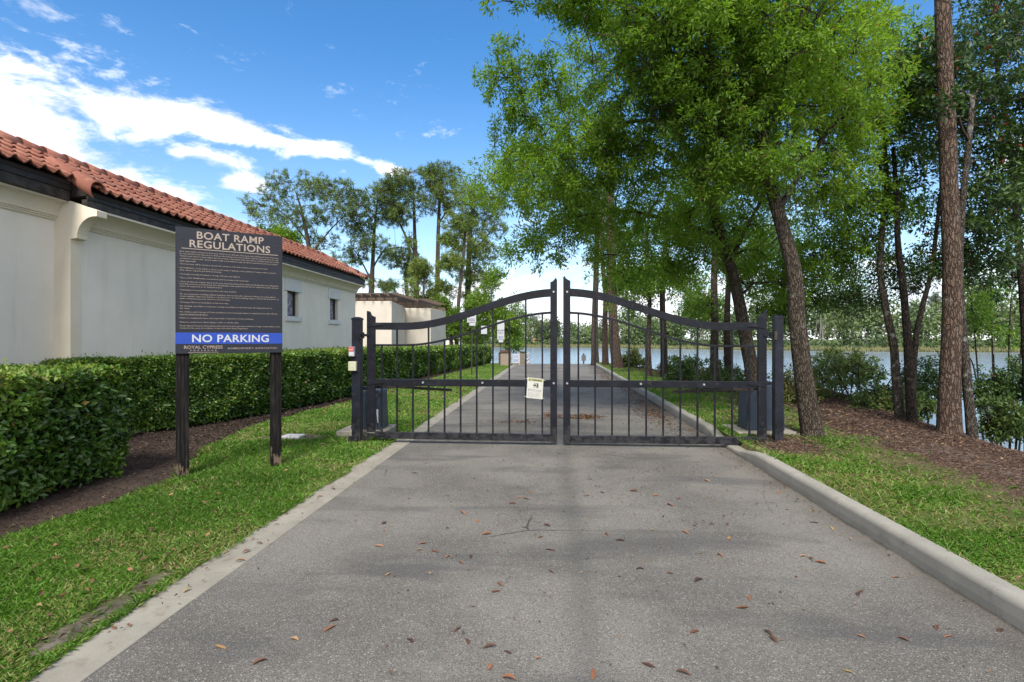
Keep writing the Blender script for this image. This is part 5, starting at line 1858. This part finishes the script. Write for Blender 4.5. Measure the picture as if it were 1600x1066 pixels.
for i, (px, py, F, rx, rz, lb, lf) in enumerate(shrubs):
    rx, rz = rx * 1.05, rz * 1.05
    c_ = P(px, py, F)
    s = F / FOC
    zg = min(ghs(c_.x, c_.y), c_.z - rz * s * 0.8)
    st = [([(c_.x + dx * rx * s * 0.3, c_.y, ghs(c_.x, c_.y) - 0.1), (c_.x + dx * rx * s * 0.55, c_.y + 0.05, c_.z), (c_.x + dx * rx * s * 0.8, c_.y, c_.z + rz * s * 0.6)], 0.022, 0.008) for dx in (-0.9, -0.2, 0.5, 1.0)]
    big = lf == 'bay_leaf'
    tree('shrub', lb, st, [lobe_px(px, py, F, rx, rz), lobe_px(px - rx * 0.5, py + rz * 0.35, F, rx * 0.6, rz * 0.6), lobe_px(px + rx * 0.5, py + rz * 0.3, F, rx * 0.6, rz * 0.6)],
         30, 210 if rx > 45 else 150, 22, 0.085 if F < 17 else 0.12, 0.038 if F < 17 else 0.055, lf, 'dark_bark', 900 + i * 5, twl=0.26, gap=0.45, cat='shrub', part='foliage', flare=1.0)

# pines and broadleaves behind the buildings
FP = 60
pines = [
    ('spreading pine with the broadest crown, leftmost above the tiled roof', [(486, 545), (487, 470), (484, 400), (478, 360), (470, 325), (462, 300)], 58, 0.40, 0.05,
     [(425, 315, 36, 22), (470, 290, 42, 18), (520, 300, 42, 18), (450, 345, 34, 18), (405, 335, 16, 14), (545, 325, 26, 18), (500, 335, 30, 16), (500, 380, 28, 16)], [((484, 400), (520, 355), (548, 330)), ((482, 380), (450, 340), (420, 320))]),
    ('pine with a bare lower trunk right of the spreading pine', [(580, 560), (580, 470), (582, 420), (585, 360), (590, 310)], 60, 0.42, 0.06,
     [(590, 320, 36, 22), (560, 350, 26, 16), (615, 340, 24, 16), (548, 400, 20, 16), (620, 395, 20, 12), (575, 380, 24, 16), (565, 440, 16, 12), (600, 445, 18, 10)], [((581, 440), (560, 400), (548, 385)), ((582, 420), (600, 392), (622, 388))]),
    ('tall straight pine over the pergola annexe', [(652, 560), (651, 470), (649, 400), (647, 330), (646, 280)], 60, 0.42, 0.06,
     [(640, 285, 34, 18), (615, 300, 28, 18), (660, 310, 24, 14), (635, 335, 22, 14), (640, 375, 16, 12)], [((650, 400), (625, 350), (612, 320))]),
    ('pine with the highest crown over the left gate leaf', [(682, 560), (683, 480), (684, 400), (686, 330), (690, 270)], 60, 0.36, 0.12,
     [(690, 275, 26, 18), (705, 300, 24, 16), (675, 300, 18, 14), (695, 325, 22, 12), (668, 270, 12, 10)], [((685, 350), (705, 320), (715, 305))]),
    ('dense ragged pine nearest the lake, right of the other pines', [(731, 560), (731, 470), (733, 390), (738, 330), (742, 295)], 55, 0.38, 0.10,
     [(735, 310, 22, 20), (760, 320, 24, 22), (718, 345, 24, 20), (750, 355, 34, 22), (730, 385, 30, 20), (760, 395, 22, 18), (735, 425, 28, 18), (715, 455, 22, 16), (755, 440, 22, 16)], [((732, 400), (760, 370), (775, 350))]),
    ('slim pine half hidden behind the tall straight one', [(636, 560), (637, 480), (634, 430), (640, 390), (625, 350)], 66, 0.30, 0.10,
     [(625, 405, 24, 16), (650, 430, 18, 14), (610, 450, 16, 12)], []),
    ('leaning pine stem in front of the dense ragged pine', [(712, 560), (716, 480), (724, 400), (728, 350)], 50, 0.20, 0.09,
     [(725, 350, 14, 12), (705, 410, 16, 12), (700, 375, 12, 9)], []),
    ('young pine between the annexe and the lake', [(660, 560), (661, 500), (662, 450), (664, 410)], 52, 0.18, 0.07,
     [(664, 420, 22, 16), (650, 450, 18, 14), (678, 450, 20, 14), (665, 475, 24, 12)], [])]
for i, (lb, pts, F, r0, r1, lobs, limbs) in enumerate(pines):
    tr = [(trunk_px(pts, F), r0, r1)] + [(trunk_px([(a, b_) for a, b_ in l], F)[0:0] + [P(a, b_, F + k * 0.8) for k, (a, b_) in enumerate(l)], 0.11, 0.03) for l in limbs]
    tree('pine_tree', lb, tr, [lobe_px(a, b_, F + rng.normal(0, 1.2), rx * 1.4, rz * 1.15, rx * 1.2) for a, b_, rx, rz in lobs], 30 + 22 * len(lobs), 150 * len(lobs), 14, 0.46, 0.055, 'pine_needle', 'far_bark', 1000 + i * 3, mode='needle', twl=0.7, gap=0.46, group='pines behind the buildings', twig_r=0.02, part='needles')
# palm over the tiled roof
pb0 = P(473, 560, 30)
pt = thing('palm_tree', 'palm top showing over the tiled roof, beneath the spreading pine', 'palm', (pb0.x, pb0.y, 0))
top = P(473, 402, 30)
mb = MB(); mb.tube([(pb0.x, pb0.y, -0.1), (top.x, top.y, top.z)], [0.16, 0.13], 10)
obj('trunk', mb, 'far_bark', pt, smooth=True)
for k in range(17):
    a_ = 2 * PI * k / 17 + random.uniform(-0.2, 0.2)
    el = random.uniform(0.1, 1.25)
    L_ = random.uniform(1.1, 1.6)
    V_, T_ = [], []
    prev = None
    for i in range(14):
        t = i / 13
        hr = L_ * t * math.cos(el)
        p_ = Vector((top.x + math.cos(a_) * hr, top.y + math.sin(a_) * hr, top.z + L_ * t * math.sin(el) - 0.55 * t * t * L_ * 0.8))
        if prev is not None:
            d = (p_ - prev).normalized()
            side = d.cross(Vector((0, 0, 1))).normalized()
            for sgn in (-1, 1):
                w = 0.42 * math.sin(PI * min(1, t + 0.15)) + 0.05
                o_ = len(V_)
                V_ += [tuple(prev), tuple(p_), tuple(p_ + side * sgn * w * 0.8 + d * w * 0.6 - Vector((0, 0, 0.12 * w)))]
                T_.append((o_, o_ + 1, o_ + 2))
        prev = p_
    npobj('frond', np.array(V_), np.array(T_), 'oak_leaf_shade', pt, rnd=np.full(len(V_), random.uniform(0.2, 0.8)))
# broadleaf trees near the far end of the hedge
for i, (lb, px, py, F, lobs) in enumerate([
        ('green bushy tree behind the small signs near the lake', 795, 556, 44, [(790, 500, 34, 30), (760, 480, 30, 34), (815, 470, 16, 22), (775, 440, 26, 24), (800, 530, 22, 18)]),
        ('bushy tree between the annexe and the dense pine', 708, 548, 48, [(712, 505, 30, 26), (735, 520, 30, 24), (690, 480, 16, 18), (745, 480, 22, 22)]),
        ('rounded tree low behind the tall straight pine', 668, 540, 56, [(668, 480, 26, 22), (640, 478, 20, 16)]),
        ('broad green tree behind the tiled roof, left of the palm', 425, 540, 45, [(420, 365, 26, 16), (440, 380, 34, 20), (400, 360, 12, 8)])]):
    tree('broadleaf_tree', lb, [(trunk_px([(px, py), (px - 3, (py + lobs[0][1]) / 2), (lobs[0][0], lobs[0][1])], F), 0.22, 0.08)], [lobe_px(a, b_, F, rx, rz) for a, b_, rx, rz in lobs], 40, 520, 16, 0.26, 0.12, 'oak_leaf_shade', 'far_bark', 1200 + i, twl=0.7, gap=0.42, twig_r=0.015)

# ------------------------------------------------------------------ the far shore
r = np.random.default_rng(55)
ntree, per = 680, 190
tx = r.uniform(-140, 190, ntree)
td = r.uniform(0, 1, ntree) ** 1.3 * 34
th_ = (4.2 + 6.5 * fbm2(tx * 0.05, td * 0.05, 70) * r.uniform(0.65, 1.15, ntree)) * np.interp(tx, [-20, 0, 16, 26, 60, 110], [1.1, 0.8, 0.8, 1.15, 1.25, 1.35])
tr_ = r.uniform(1.1, 2.6, ntree)
cz = WATER_Z + 0.4 + th_ * r.uniform(0.45, 0.75, ntree)
d = unit(r.normal(0, 1, (ntree, per, 3))) * r.uniform(0, 1, (ntree, per, 1)) ** 0.45
C = np.stack([tx, far_shore(tx) + 1.5 + td, cz], -1)[:, None] + d * np.stack([tr_, tr_, WATER_Z + th_ - cz + 1.2], -1)[:, None]
C = C.reshape(-1, 3)
# low brush along the water
nb = 26000
bx_ = r.uniform(-140, 190, nb)
C2 = np.stack([bx_, far_shore(bx_) + r.uniform(-1, 8, nb), WATER_Z + r.uniform(0.1, 1, nb) ** 1.3 * (1.3 + 2.6 * fbm2(bx_ * 0.2, bx_ * 0, 78))], -1)
C = np.concatenate([C, C2])
C[:, 2] = np.maximum(C[:, 2], WATER_Z + 0.1)
D = unit(r.normal(0, 1, C.shape))
N = unit(np.array([0, -0.5, 0.7]) + r.normal(0, 0.7, C.shape))
V, T = leaves_geo(C, D, N, r.uniform(0.4, 1.0, len(C)) * 0.95, r.uniform(0.4, 0.8, len(C)) * 0.85, 0.15)
tv0 = r.uniform(0, 0.85, ntree)
rv = np.concatenate([np.repeat(tv0, per), fbm2(bx_ * 0.3, bx_ * 0, 79) * 0.6])
rv = np.clip(rv + r.normal(0, 0.10, len(C)), 0, 1)
fw_ = npobj('far_woods', V, T, 'far_leaf', rnd=np.repeat(rv, 4))
tag(fw_, 'band of pale green woodland along the far shore of the lake', kind='stuff')
# reeds at the far water line
n = 9000
xs = r.uniform(-140, 190, n)
C = np.stack([xs, far_shore(xs) - 2.5 + r.uniform(-1.2, 2.0, n), np.full(n, WATER_Z)], -1)
D = unit(np.array([0, 0, 1.0]) + r.normal(0, 0.25, C.shape))
V, T = leaves_geo(C, D, unit(np.array([0, -1.0, 0.2]) + r.normal(0, 0.3, C.shape)), r.uniform(0.6, 1.3, n), np.full(n, 0.16), 0.1)
rd = npobj('far_reeds', V, T, 'reed', rnd=np.repeat(r.uniform(0, 1, n), 4)) if 'reed' in MATS else None
if rd is None:
    leaf_mat('reed', [(0.0, (0.16, 0.17, 0.07)), (1.0, (0.27, 0.25, 0.13))], 0.3, 0.7)
    rd = npobj('far_reeds', V, T, 'reed', rnd=np.repeat(r.uniform(0, 1, n), 4))
tag(rd, 'strip of tan reeds at the far water line', kind='stuff')
# pale dead trunks and tall pines on the far shore
tm = MB()
for k in range(90):
    x = r.uniform(-20, 120)
    y = float(far_shore(np.array(x))) + r.uniform(0.5, 10)
    h = r.uniform(3.5, 8.5)
    lean = r.normal(0, 0.06) * h
    tm.tube([(x, y, WATER_Z), (x + lean * 0.5, y, WATER_Z + h * 0.5), (x + lean, y, WATER_Z + h)], [0.09, 0.07, 0.03], 4, cap=False)
    for j in range(3):
        z = WATER_Z + h * r.uniform(0.4, 0.9)
        tm.tube([(x + lean * 0.6, y, z), (x + lean * 0.6 + r.normal(0, 0.8), y, z + r.uniform(0.4, 1.2))], [0.05, 0.02], 3, cap=False)
tag(obj('dead_trunks', tm, 'pale_wood'), 'many thin pale bare trunks in front of the far woods', kind='stuff')
far_trees = [(805, 494, 165, 'round dark tree over the far woods, left of the ochre house', 20, 12), (829, 500, 165, 'small round tree right beside the round dark one on the far shore', 15, 11), (852, 512, 160, 'flat-topped tree in front of the ochre house', 11, 6),
             (1292, 478, 125, 'far pine seen right of the big oak trunk', 12, 14), (1318, 486, 122, 'short far pine between the big oak and the slender oak', 12, 10), (1345, 480, 125, 'far pine just left of the slender mossy oak', 11, 12),
             (1432, 476, 120, 'far pine seen in the fork of the forked trunk', 10, 14), (1462, 470, 118, 'far pine between the forked trunk and the tallest pine', 11, 16), (1528, 452, 115, 'far pine standing clear right of the leaning trunk', 14, 16), (1552, 462, 115, 'far pine above the light green bush', 12, 12)]
for i, (px, py, F, lb, rx, rz) in enumerate(far_trees):
    tree('far_pine' if i > 2 else 'far_tree', lb, [(trunk_px([(px + 1, 543), (px, (543 + py) / 2), (px, py - rz * 0.5)], F), 0.28, 0.1)],
         [lobe_px(px, py, F, rx, rz), lobe_px(px - rx * 0.6, py + rz * 0.7, F, rx * 0.6, rz * 0.5), lobe_px(px + rx * 0.6, py + rz * 0.5, F, rx * 0.55, rz * 0.5)], 18, 170, 9, 0.75, 0.10, 'far_pine_needle', 'far_bark', 1400 + i, mode='needle', twl=1.0, gap=0.42, group='trees standing above the far woods', twig_r=0.03, part='needles')
# ochre house across the lake
a_, b_ = P(833, 524, 205), P(872, 510, 205)
hs_ = thing('ochre_house', 'ochre house with a tiled roof across the lake', 'house', (a_.x, a_.y, 0))
mb = MB(); mb.box(a_.x, b_.x, a_.y, a_.y + 9, -0.5, b_.z)
obj('wall', mb, 'ochre_wall', hs_)
mb = MB(); mb.prism([(a_.x - 0.6, b_.z), (b_.x + 0.6, b_.z), (b_.x - 2.2, b_.z + 1.6), (a_.x + 2.2, b_.z + 1.6)], lambda u, v, w: (u, w, v), a_.y - 0.6, a_.y + 9.6)
obj('roof', mb, 'terracotta', hs_)
for k in range(4):
    x = a_.x + 1.2 + k * 2.2
    mb = MB(); mb.box(x, x + 1.0, a_.y - 0.05, a_.y - 0.01, b_.z - 2.3, b_.z - 0.8)
    obj('window', mb, 'window_glass', hs_)
a_, b_ = P(696, 540, 118), P(722, 522, 118)
hs_ = thing('brown_roofed_house', 'brown roofed house low between the annexe and the hedge end', 'house', (a_.x, a_.y, 0))
mb = MB(); mb.box(a_.x, b_.x, a_.y, a_.y + 8, -0.5, b_.z)
obj('wall', mb, 'cream_wall', hs_)
mb = MB(); mb.prism([(a_.x - 0.4, b_.z), (b_.x + 0.4, b_.z), (b_.x - 0.8, b_.z + 1.3), (a_.x + 0.8, b_.z + 1.3)], lambda u, v, w: (u, w, v), a_.y - 0.5, a_.y + 8.5)
obj('roof', mb, 'brown_roof', hs_)

# ------------------------------------------------------------------ grass, mulch, fallen leaves
def grass_patch(name, label, x0f, x1f, y0, y1, n, seed, thr=0.30, extra=0.10):
    r = np.random.default_rng(seed)
    # sample more densely close to the camera
    y = y0 * (y1 / y0) ** r.uniform(0, 1, n)
    # widen the sampling to the local width
    w = x1f(y) - x0f(y)
    wmax = w.max()
    keep = r.uniform(0, 1, n) < w / wmax
    y = y[keep]
    x = x0f(y) + r.uniform(0, 1, len(y)) * (x1f(y) - x0f(y))
    m_, d_ = masks(x, y)
    bare = fbm2(x * 1.7, y * 1.7, seed + 2)
    thin = np.clip((bare - thr) * 4, 0.25, 1)
    if thr > 0.3:
        thin = thin * (1 - 0.88 * sstep(3.1, np.interp(y, MR_Y, MR_X), x + 0.5 * (bare - 0.5)))
    keep = r.uniform(0, 1, len(x)) < thin * (1 - np.clip(m_ * 1.1, 0, 0.985)) * (1 - np.clip(d_ * 1.6, 0, 0.97))
    x, y, bare = x[keep], y[keep], bare[keep]
    n = len(x)
    z = np.where(x < 0, np.maximum(gh(x, y), 0.008 * (x > SX0)), np.where(x < KX1 + 0.02, 0.125, gh(x, y)))
    sc = np.clip(y / 4.5, 1.0, 3.2)
    C = np.stack([x, y, z - 0.006], -1)
    an = r.uniform(0, 2 * PI, n)
    tilt = r.uniform(0.35, 1.35, n)
    D = np.stack([np.cos(an) * tilt, np.sin(an) * tilt, np.ones(n)], -1)
    N = unit(np.array([0, 0, 1.0]) + r.normal(0, 0.6, (n, 3)))
    hv = 0.7 + 0.6 * fbm2(x * 3, y * 3, seed + 5)
    L = r.uniform(0.035, 0.085, n) * hv * np.clip(sc, 1, 1.25)
    V, T = leaves_geo(C, D, N, L, r.uniform(0.0035, 0.0068, n) * sc, 0.15, 0.42)
    V = V.reshape(n, 4, 3)
    V[:, 2, 2] -= 0.25 * L        # tips bend over
    V = V.reshape(-1, 3)
    V[:, 2] = np.maximum(V[:, 2], 0.0)
    pat = fbm2(x * 0.9, y * 0.9, seed + 8)
    straw_ = sstep(0.56, 0.72, fbm2(x * 1.25, y * 1.25, seed + 13))
    rv = np.clip(0.35 + 0.5 * (0.62 - bare) + 0.5 * (pat - 0.5) + r.normal(0, 0.20, n), 0, 0.9)
    dry = r.uniform(0, 1, n) < 0.32 * straw_ + np.clip(extra + 1.1 * (0.50 - bare), 0.07, 0.6)
    rv = np.where(dry, r.uniform(0.9, 1.0, n), rv)
    o = npobj(name, V, T, 'grass_blade', rnd=np.repeat(rv, 4))
    tag(o, label, kind='stuff')
    return o
ml_ = lambda y: np.interp(y, ML_Y, ML_X) - 0.10
grass_patch('grass', 'green lawn grass between the hedge bed and the concrete edging', ml_, lambda y: SX0 + 0.005 + 0.07 * fbm2(y * 3.1, y * 0, 66), 1.1, 34, 480000, 71)
mr_ = lambda y: np.interp(y, MR_Y, MR_X) + 0.55
grass_patch('grass', 'patchy verge grass between the kerb and the mulch bank', lambda y: KX1 - 0.045 * fbm2(y * 3.1, y * 0, 67), mr_, 1.4, 34, 350000, 72, 0.34, 0.22)

def litter(name, label, xf0, xf1, y0, y1, n, seed, L, W_, cond, matn='litter', lift=0.03, jit=0.5):
    r = np.random.default_rng(seed)
    y = y0 * (y1 / y0) ** r.uniform(0, 1, n)
    x = xf0(y) + r.uniform(0, 1, n) * (xf1(y) - xf0(y))
    k = cond(x, y, r)
    x, y = x[k], y[k]
    n = len(x)
    sc = np.clip(y / 7.0, 0.8, 2.2)
    C = np.stack([x, y, gh(x, y) + r.uniform(0.0, lift, n)], -1)
    an = r.uniform(0, 2 * PI, n)
    D = np.stack([np.cos(an), np.sin(an), r.normal(0, 0.22, n)], -1)
    N = unit(np.array([0, 0, 1.0]) + r.normal(0, jit, (n, 3)))
    V, T = leaves_geo(C, D, N, r.uniform(0.5, 1.4, n) * L * sc, r.uniform(0.6, 1.4, n) * W_ * sc, 0.25)
    o = npobj(name, V, T, matn, rnd=np.repeat(r.uniform(0, 1, n) ** 1.3, 4))
    tag(o, label, kind='stuff')
litter('mulch', 'dark bark mulch in the bed under the hedges', lambda y: np.minimum(np.interp(y, HB_Y, HB_X), -4.9) - 0.5, lambda y: np.interp(y, ML_Y, ML_X) + 0.05, 3.2, 30, 42000, 81, 0.036, 0.010,
       lambda x, y, r: masks(x, y)[0] > r.uniform(0, 0.9, len(x)), matn='bark_chip')
litter('pine_straw', 'reddish brown pine straw and leaf mulch on the bank', lambda y: np.full_like(y, 2.8), lambda y: np.interp(y, BK_Y, BK_X) + 1.0, 3.5, 32, 210000, 82, 0.048, 0.0055,
       lambda x, y, r: masks(x, y)[0] * (1 - 0.6 * masks(x, y)[1]) > r.uniform(0.0, 1.0, len(x)))
litter('leaf_litter', 'fallen brown leaves scattered in the mulch on the bank', lambda y: np.full_like(y, 2.8), lambda y: np.interp(y, BK_Y, BK_X) + 1.0, 3.5, 32, 16000, 83, 0.038, 0.017,
       lambda x, y, r: np.maximum(masks(x, y)[0] * 0.8, 0.10) > r.uniform(0.0, 1.0, len(x)), matn='dry_leaf', lift=0.045)
litter('leaf_litter', 'a few dry leaves caught in the left lawn', lambda y: np.interp(y, ML_Y, ML_X), lambda y: np.full_like(y, SX0), 1.9, 20, 900, 84, 0.06, 0.028,
       lambda x, y, r: r.uniform(0, 1, len(x)) < 0.7, matn='dry_leaf', lift=0.06)

# leaves drifted against the kerb, along the edging and on the drain
def drift(label, pts, seed, L=0.055):
    r = np.random.default_rng(seed)
    Cs = []
    for (cx, cy, ax_, ay_, n) in pts:
        Cs.append(np.stack([cx + r.normal(0, ax_, n), cy + r.normal(0, ay_, n), np.abs(r.normal(0.006, 0.012, n)) + 0.004], -1))
    C = np.concatenate(Cs)
    C = C[(C[:, 0] > RX0 - 0.3) & (C[:, 0] < RX1 - 0.02)]
    n = len(C)
    an = r.uniform(0, 2 * PI, n)
    D = np.stack([np.cos(an), np.sin(an), r.normal(0, 0.15, n)], -1)
    N = unit(np.array([0, 0, 1.0]) + r.normal(0, 0.4, (n, 3)))
    V, T = leaves_geo(C, D, N, r.uniform(0.5, 1.3, n) * L, r.uniform(0.5, 1.2, n) * L * 0.42, 0.3)
    V[:, 2] = np.maximum(V[:, 2], 0.003)
    o = npobj('leaf_drift', V, T, 'dry_leaf', rnd=np.repeat(r.uniform(0, 1, n), 4))
    tag(o, label, kind='stuff')
pk = lambda px, py: (G(px, py).x, G(px, py).y)
d1, d2, d3 = pk(860, 650), pk(917, 652), pk(810, 660)
drift('heap of orange leaves around the drain behind the gate', [(d1[0], d1[1], 0.10, 0.22, 260), (d2[0], d2[1], 0.16, 0.18, 420), (d3[0], d3[1], 0.30, 0.10, 130), (d2[0] - 0.25, d2[1] - 0.15, 0.3, 0.10, 120)], 91)
drift('leaves drifted against the kerb behind the gate', [(2.15, 11.8, 0.22, 1.4, 900), (2.3, 16.5, 0.15, 2.5, 700), (2.25, 24, 0.15, 4.0, 700)], 92)
drift('thin scatter of leaf bits on the drive beyond the gate', [(0.2, 16, 1.4, 5.0, 260), (0.2, 9.3, 1.4, 0.7, 120)], 93, 0.045)
drift('small leaf bits on the drive before the gate', [(0.4, 6.0, 1.3, 1.6, 330), (2.42, 7.0, 0.08, 1.2, 160), (-2.3, 4.5, 0.10, 1.8, 70), (0.5, 3.4, 1.2, 0.8, 80), (0.6, 6.6, 1.2, 0.9, 260)], 94, 0.030)

# larger leaves lying on the drive, one object each
def leaf_me(seed):
    r = random.Random(seed)
    n = 5
    vs, fs = [], []
    curl = r.uniform(0.2, 0.9)
    bend = r.uniform(-0.25, 0.25)
    for i in range(n + 1):
        t = i / n
        w = 0.17 * math.sin(PI * (0.06 + 0.90 * t)) ** 0.8 * r.uniform(0.85, 1.15)
        cx = bend * math.sin(PI * t) * 0.3
        zc = 0.10 * math.sin(PI * t) * curl
        vs += [(t - 0.5, cx - w, zc + w * curl), (t - 0.5, cx, zc), (t - 0.5, cx + w, zc + w * curl * r.uniform(0.4, 1.1))]
    for i in range(n):
        a = i * 3
        fs += [(a, a + 3, a + 4, a + 1), (a + 1, a + 4, a + 5, a + 2)]
    me = bpy.data.meshes.new('fallen_leaf')
    me.from_pydata(vs, [], fs)
    me.polygons.foreach_set('use_smooth', [True] * len(fs))
    me.update()
    return me
def _fl():
    m = bpy.data.materials.new('fallen_leaf_brown')
    m.use_nodes = True
    t = NT(m.node_tree)
    b_ = m.node_tree.nodes['Principled BSDF']
    oi = t.n('ShaderNodeObjectInfo')
    c = t.ramp(oi.outputs['Random'], [(0.0, (0.075, 0.038, 0.024)), (0.35, (0.16, 0.075, 0.040)), (0.65, (0.28, 0.13, 0.065)), (0.9, (0.36, 0.20, 0.10)), (1.0, (0.40, 0.30, 0.10))])
    t.put(b_.inputs['Base Color'], t.mix(0.35, c, t.mix(t.noise(t.n('ShaderNodeTexCoord').outputs['Object'], 6.0), (0.06, 0.03, 0.02), (0.5, 0.32, 0.2)), 'OVERLAY'))
    b_.inputs['Roughness'].default_value = 0.65
    MATS['fallen_leaf_brown'] = m
_fl()
LM = [leaf_me(s_) for s_ in range(9)]
for me in LM:
    me.materials.append(MATS['fallen_leaf_brown'])
rr_ = random.Random(5)
lp = [(1068, 1053), (345, 1012), (1092, 908), (1085, 988), (1325, 1050), (407, 1035), (640, 1003), (862, 894), (606, 898), (460, 1000), (515, 983), (522, 970), (600, 830), (592, 854), (648, 740), (652, 700),
      (640, 690), (690, 755), (723, 802), (765, 1042), (795, 1062), (793, 1020), (730, 1003), (715, 985), (765, 1012), (926, 1054), (1013, 1040), (1047, 897), (860, 860), (855, 822), (820, 825), (968, 845), (948, 835),
      (1000, 890), (1070, 832), (1085, 822), (1137, 820), (1138, 842), (1340, 930), (1345, 925), (1245, 902), (1208, 1000), (1200, 990), (1172, 935), (1160, 950), (1255, 870), (1268, 873), (1282, 880), (1300, 826), (1390, 868),
      (1400, 903), (1465, 982), (1482, 995), (1562, 985), (1412, 1000), (1345, 995), (1270, 800), (1272, 817), (1218, 770), (1060, 780), (1047, 790), (1025, 775), (940, 770), (828, 770), (822, 780), (800, 787), (810, 778), (845, 840),
      (1125, 868), (1112, 820), (1205, 735), (1140, 842), (990, 768), (917, 775), (1105, 752), (700, 775), (745, 815), (660, 850), (655, 860), (680, 862), (700, 870), (720, 880), (735, 870), (760, 835), (775, 925), (782, 913), (600, 818)]
glabel = 'dry brown leaf lying on the grey asphalt in front of the gate'
for i, (px, py) in enumerate(lp):
    p_ = G(px, py)
    if p_.x < SX0 or p_.x > RX1 - 0.06:
        continue
    on = p_.x < RX0
    o = bpy.data.objects.new('fallen_leaf', LM[i % 9])
    COL.objects.link(o)
    L_ = rr_.uniform(0.045, 0.085)
    o.scale = (L_, L_, L_)
    o.location = (p_.x, p_.y, 0.010 if on else 0.003)
    if on:
        o.location.z = 0.014
    o.rotation_euler = (rr_.uniform(-0.2, 0.2), rr_.uniform(-0.15, 0.15), rr_.uniform(0, 2 * PI))
    glabel = ('dry brown leaf lying on the asphalt along the raised right kerb' if p_.x > 1.5 else 'dry brown leaf lying on the asphalt near the pale left edging' if p_.x < -1.3 else 'dry brown leaf lying in the middle of the asphalt drive before the gate')
    tag(o, glabel if not on else 'dry brown leaf lying on the pale concrete edging', 'leaf', 'fallen leaves on the drive' if not on else 'fallen leaves on the edging')
for i, (px, py) in enumerate([(1105, 0)] * 0 + [(385, 865), (395, 845), (292, 926), (200, 982), (178, 985), (430, 815), (432, 822), (448, 805), (520, 766), (405, 852), (376, 880), (500, 778)]):
    p_ = G(px, py)
    if not (SX0 < p_.x < RX0 + 0.3):
        continue
    o = bpy.data.objects.new('fallen_leaf', LM[(i * 2) % 9])
    COL.objects.link(o)
    L_ = rr_.uniform(0.045, 0.07)
    o.scale = (L_, L_, L_)
    o.location = (p_.x, p_.y, 0.016)
    o.rotation_euler = (rr_.uniform(-0.1, 0.1), 0, rr_.uniform(0, 2 * PI))
    tag(o, 'dry brown leaf lying on the pale concrete edging', 'leaf', 'fallen leaves on the edging')
print('TRIS', sum(len(o.data.loops) - 2 * len(o.data.polygons) for o in SC.objects if o.type == 'MESH'))
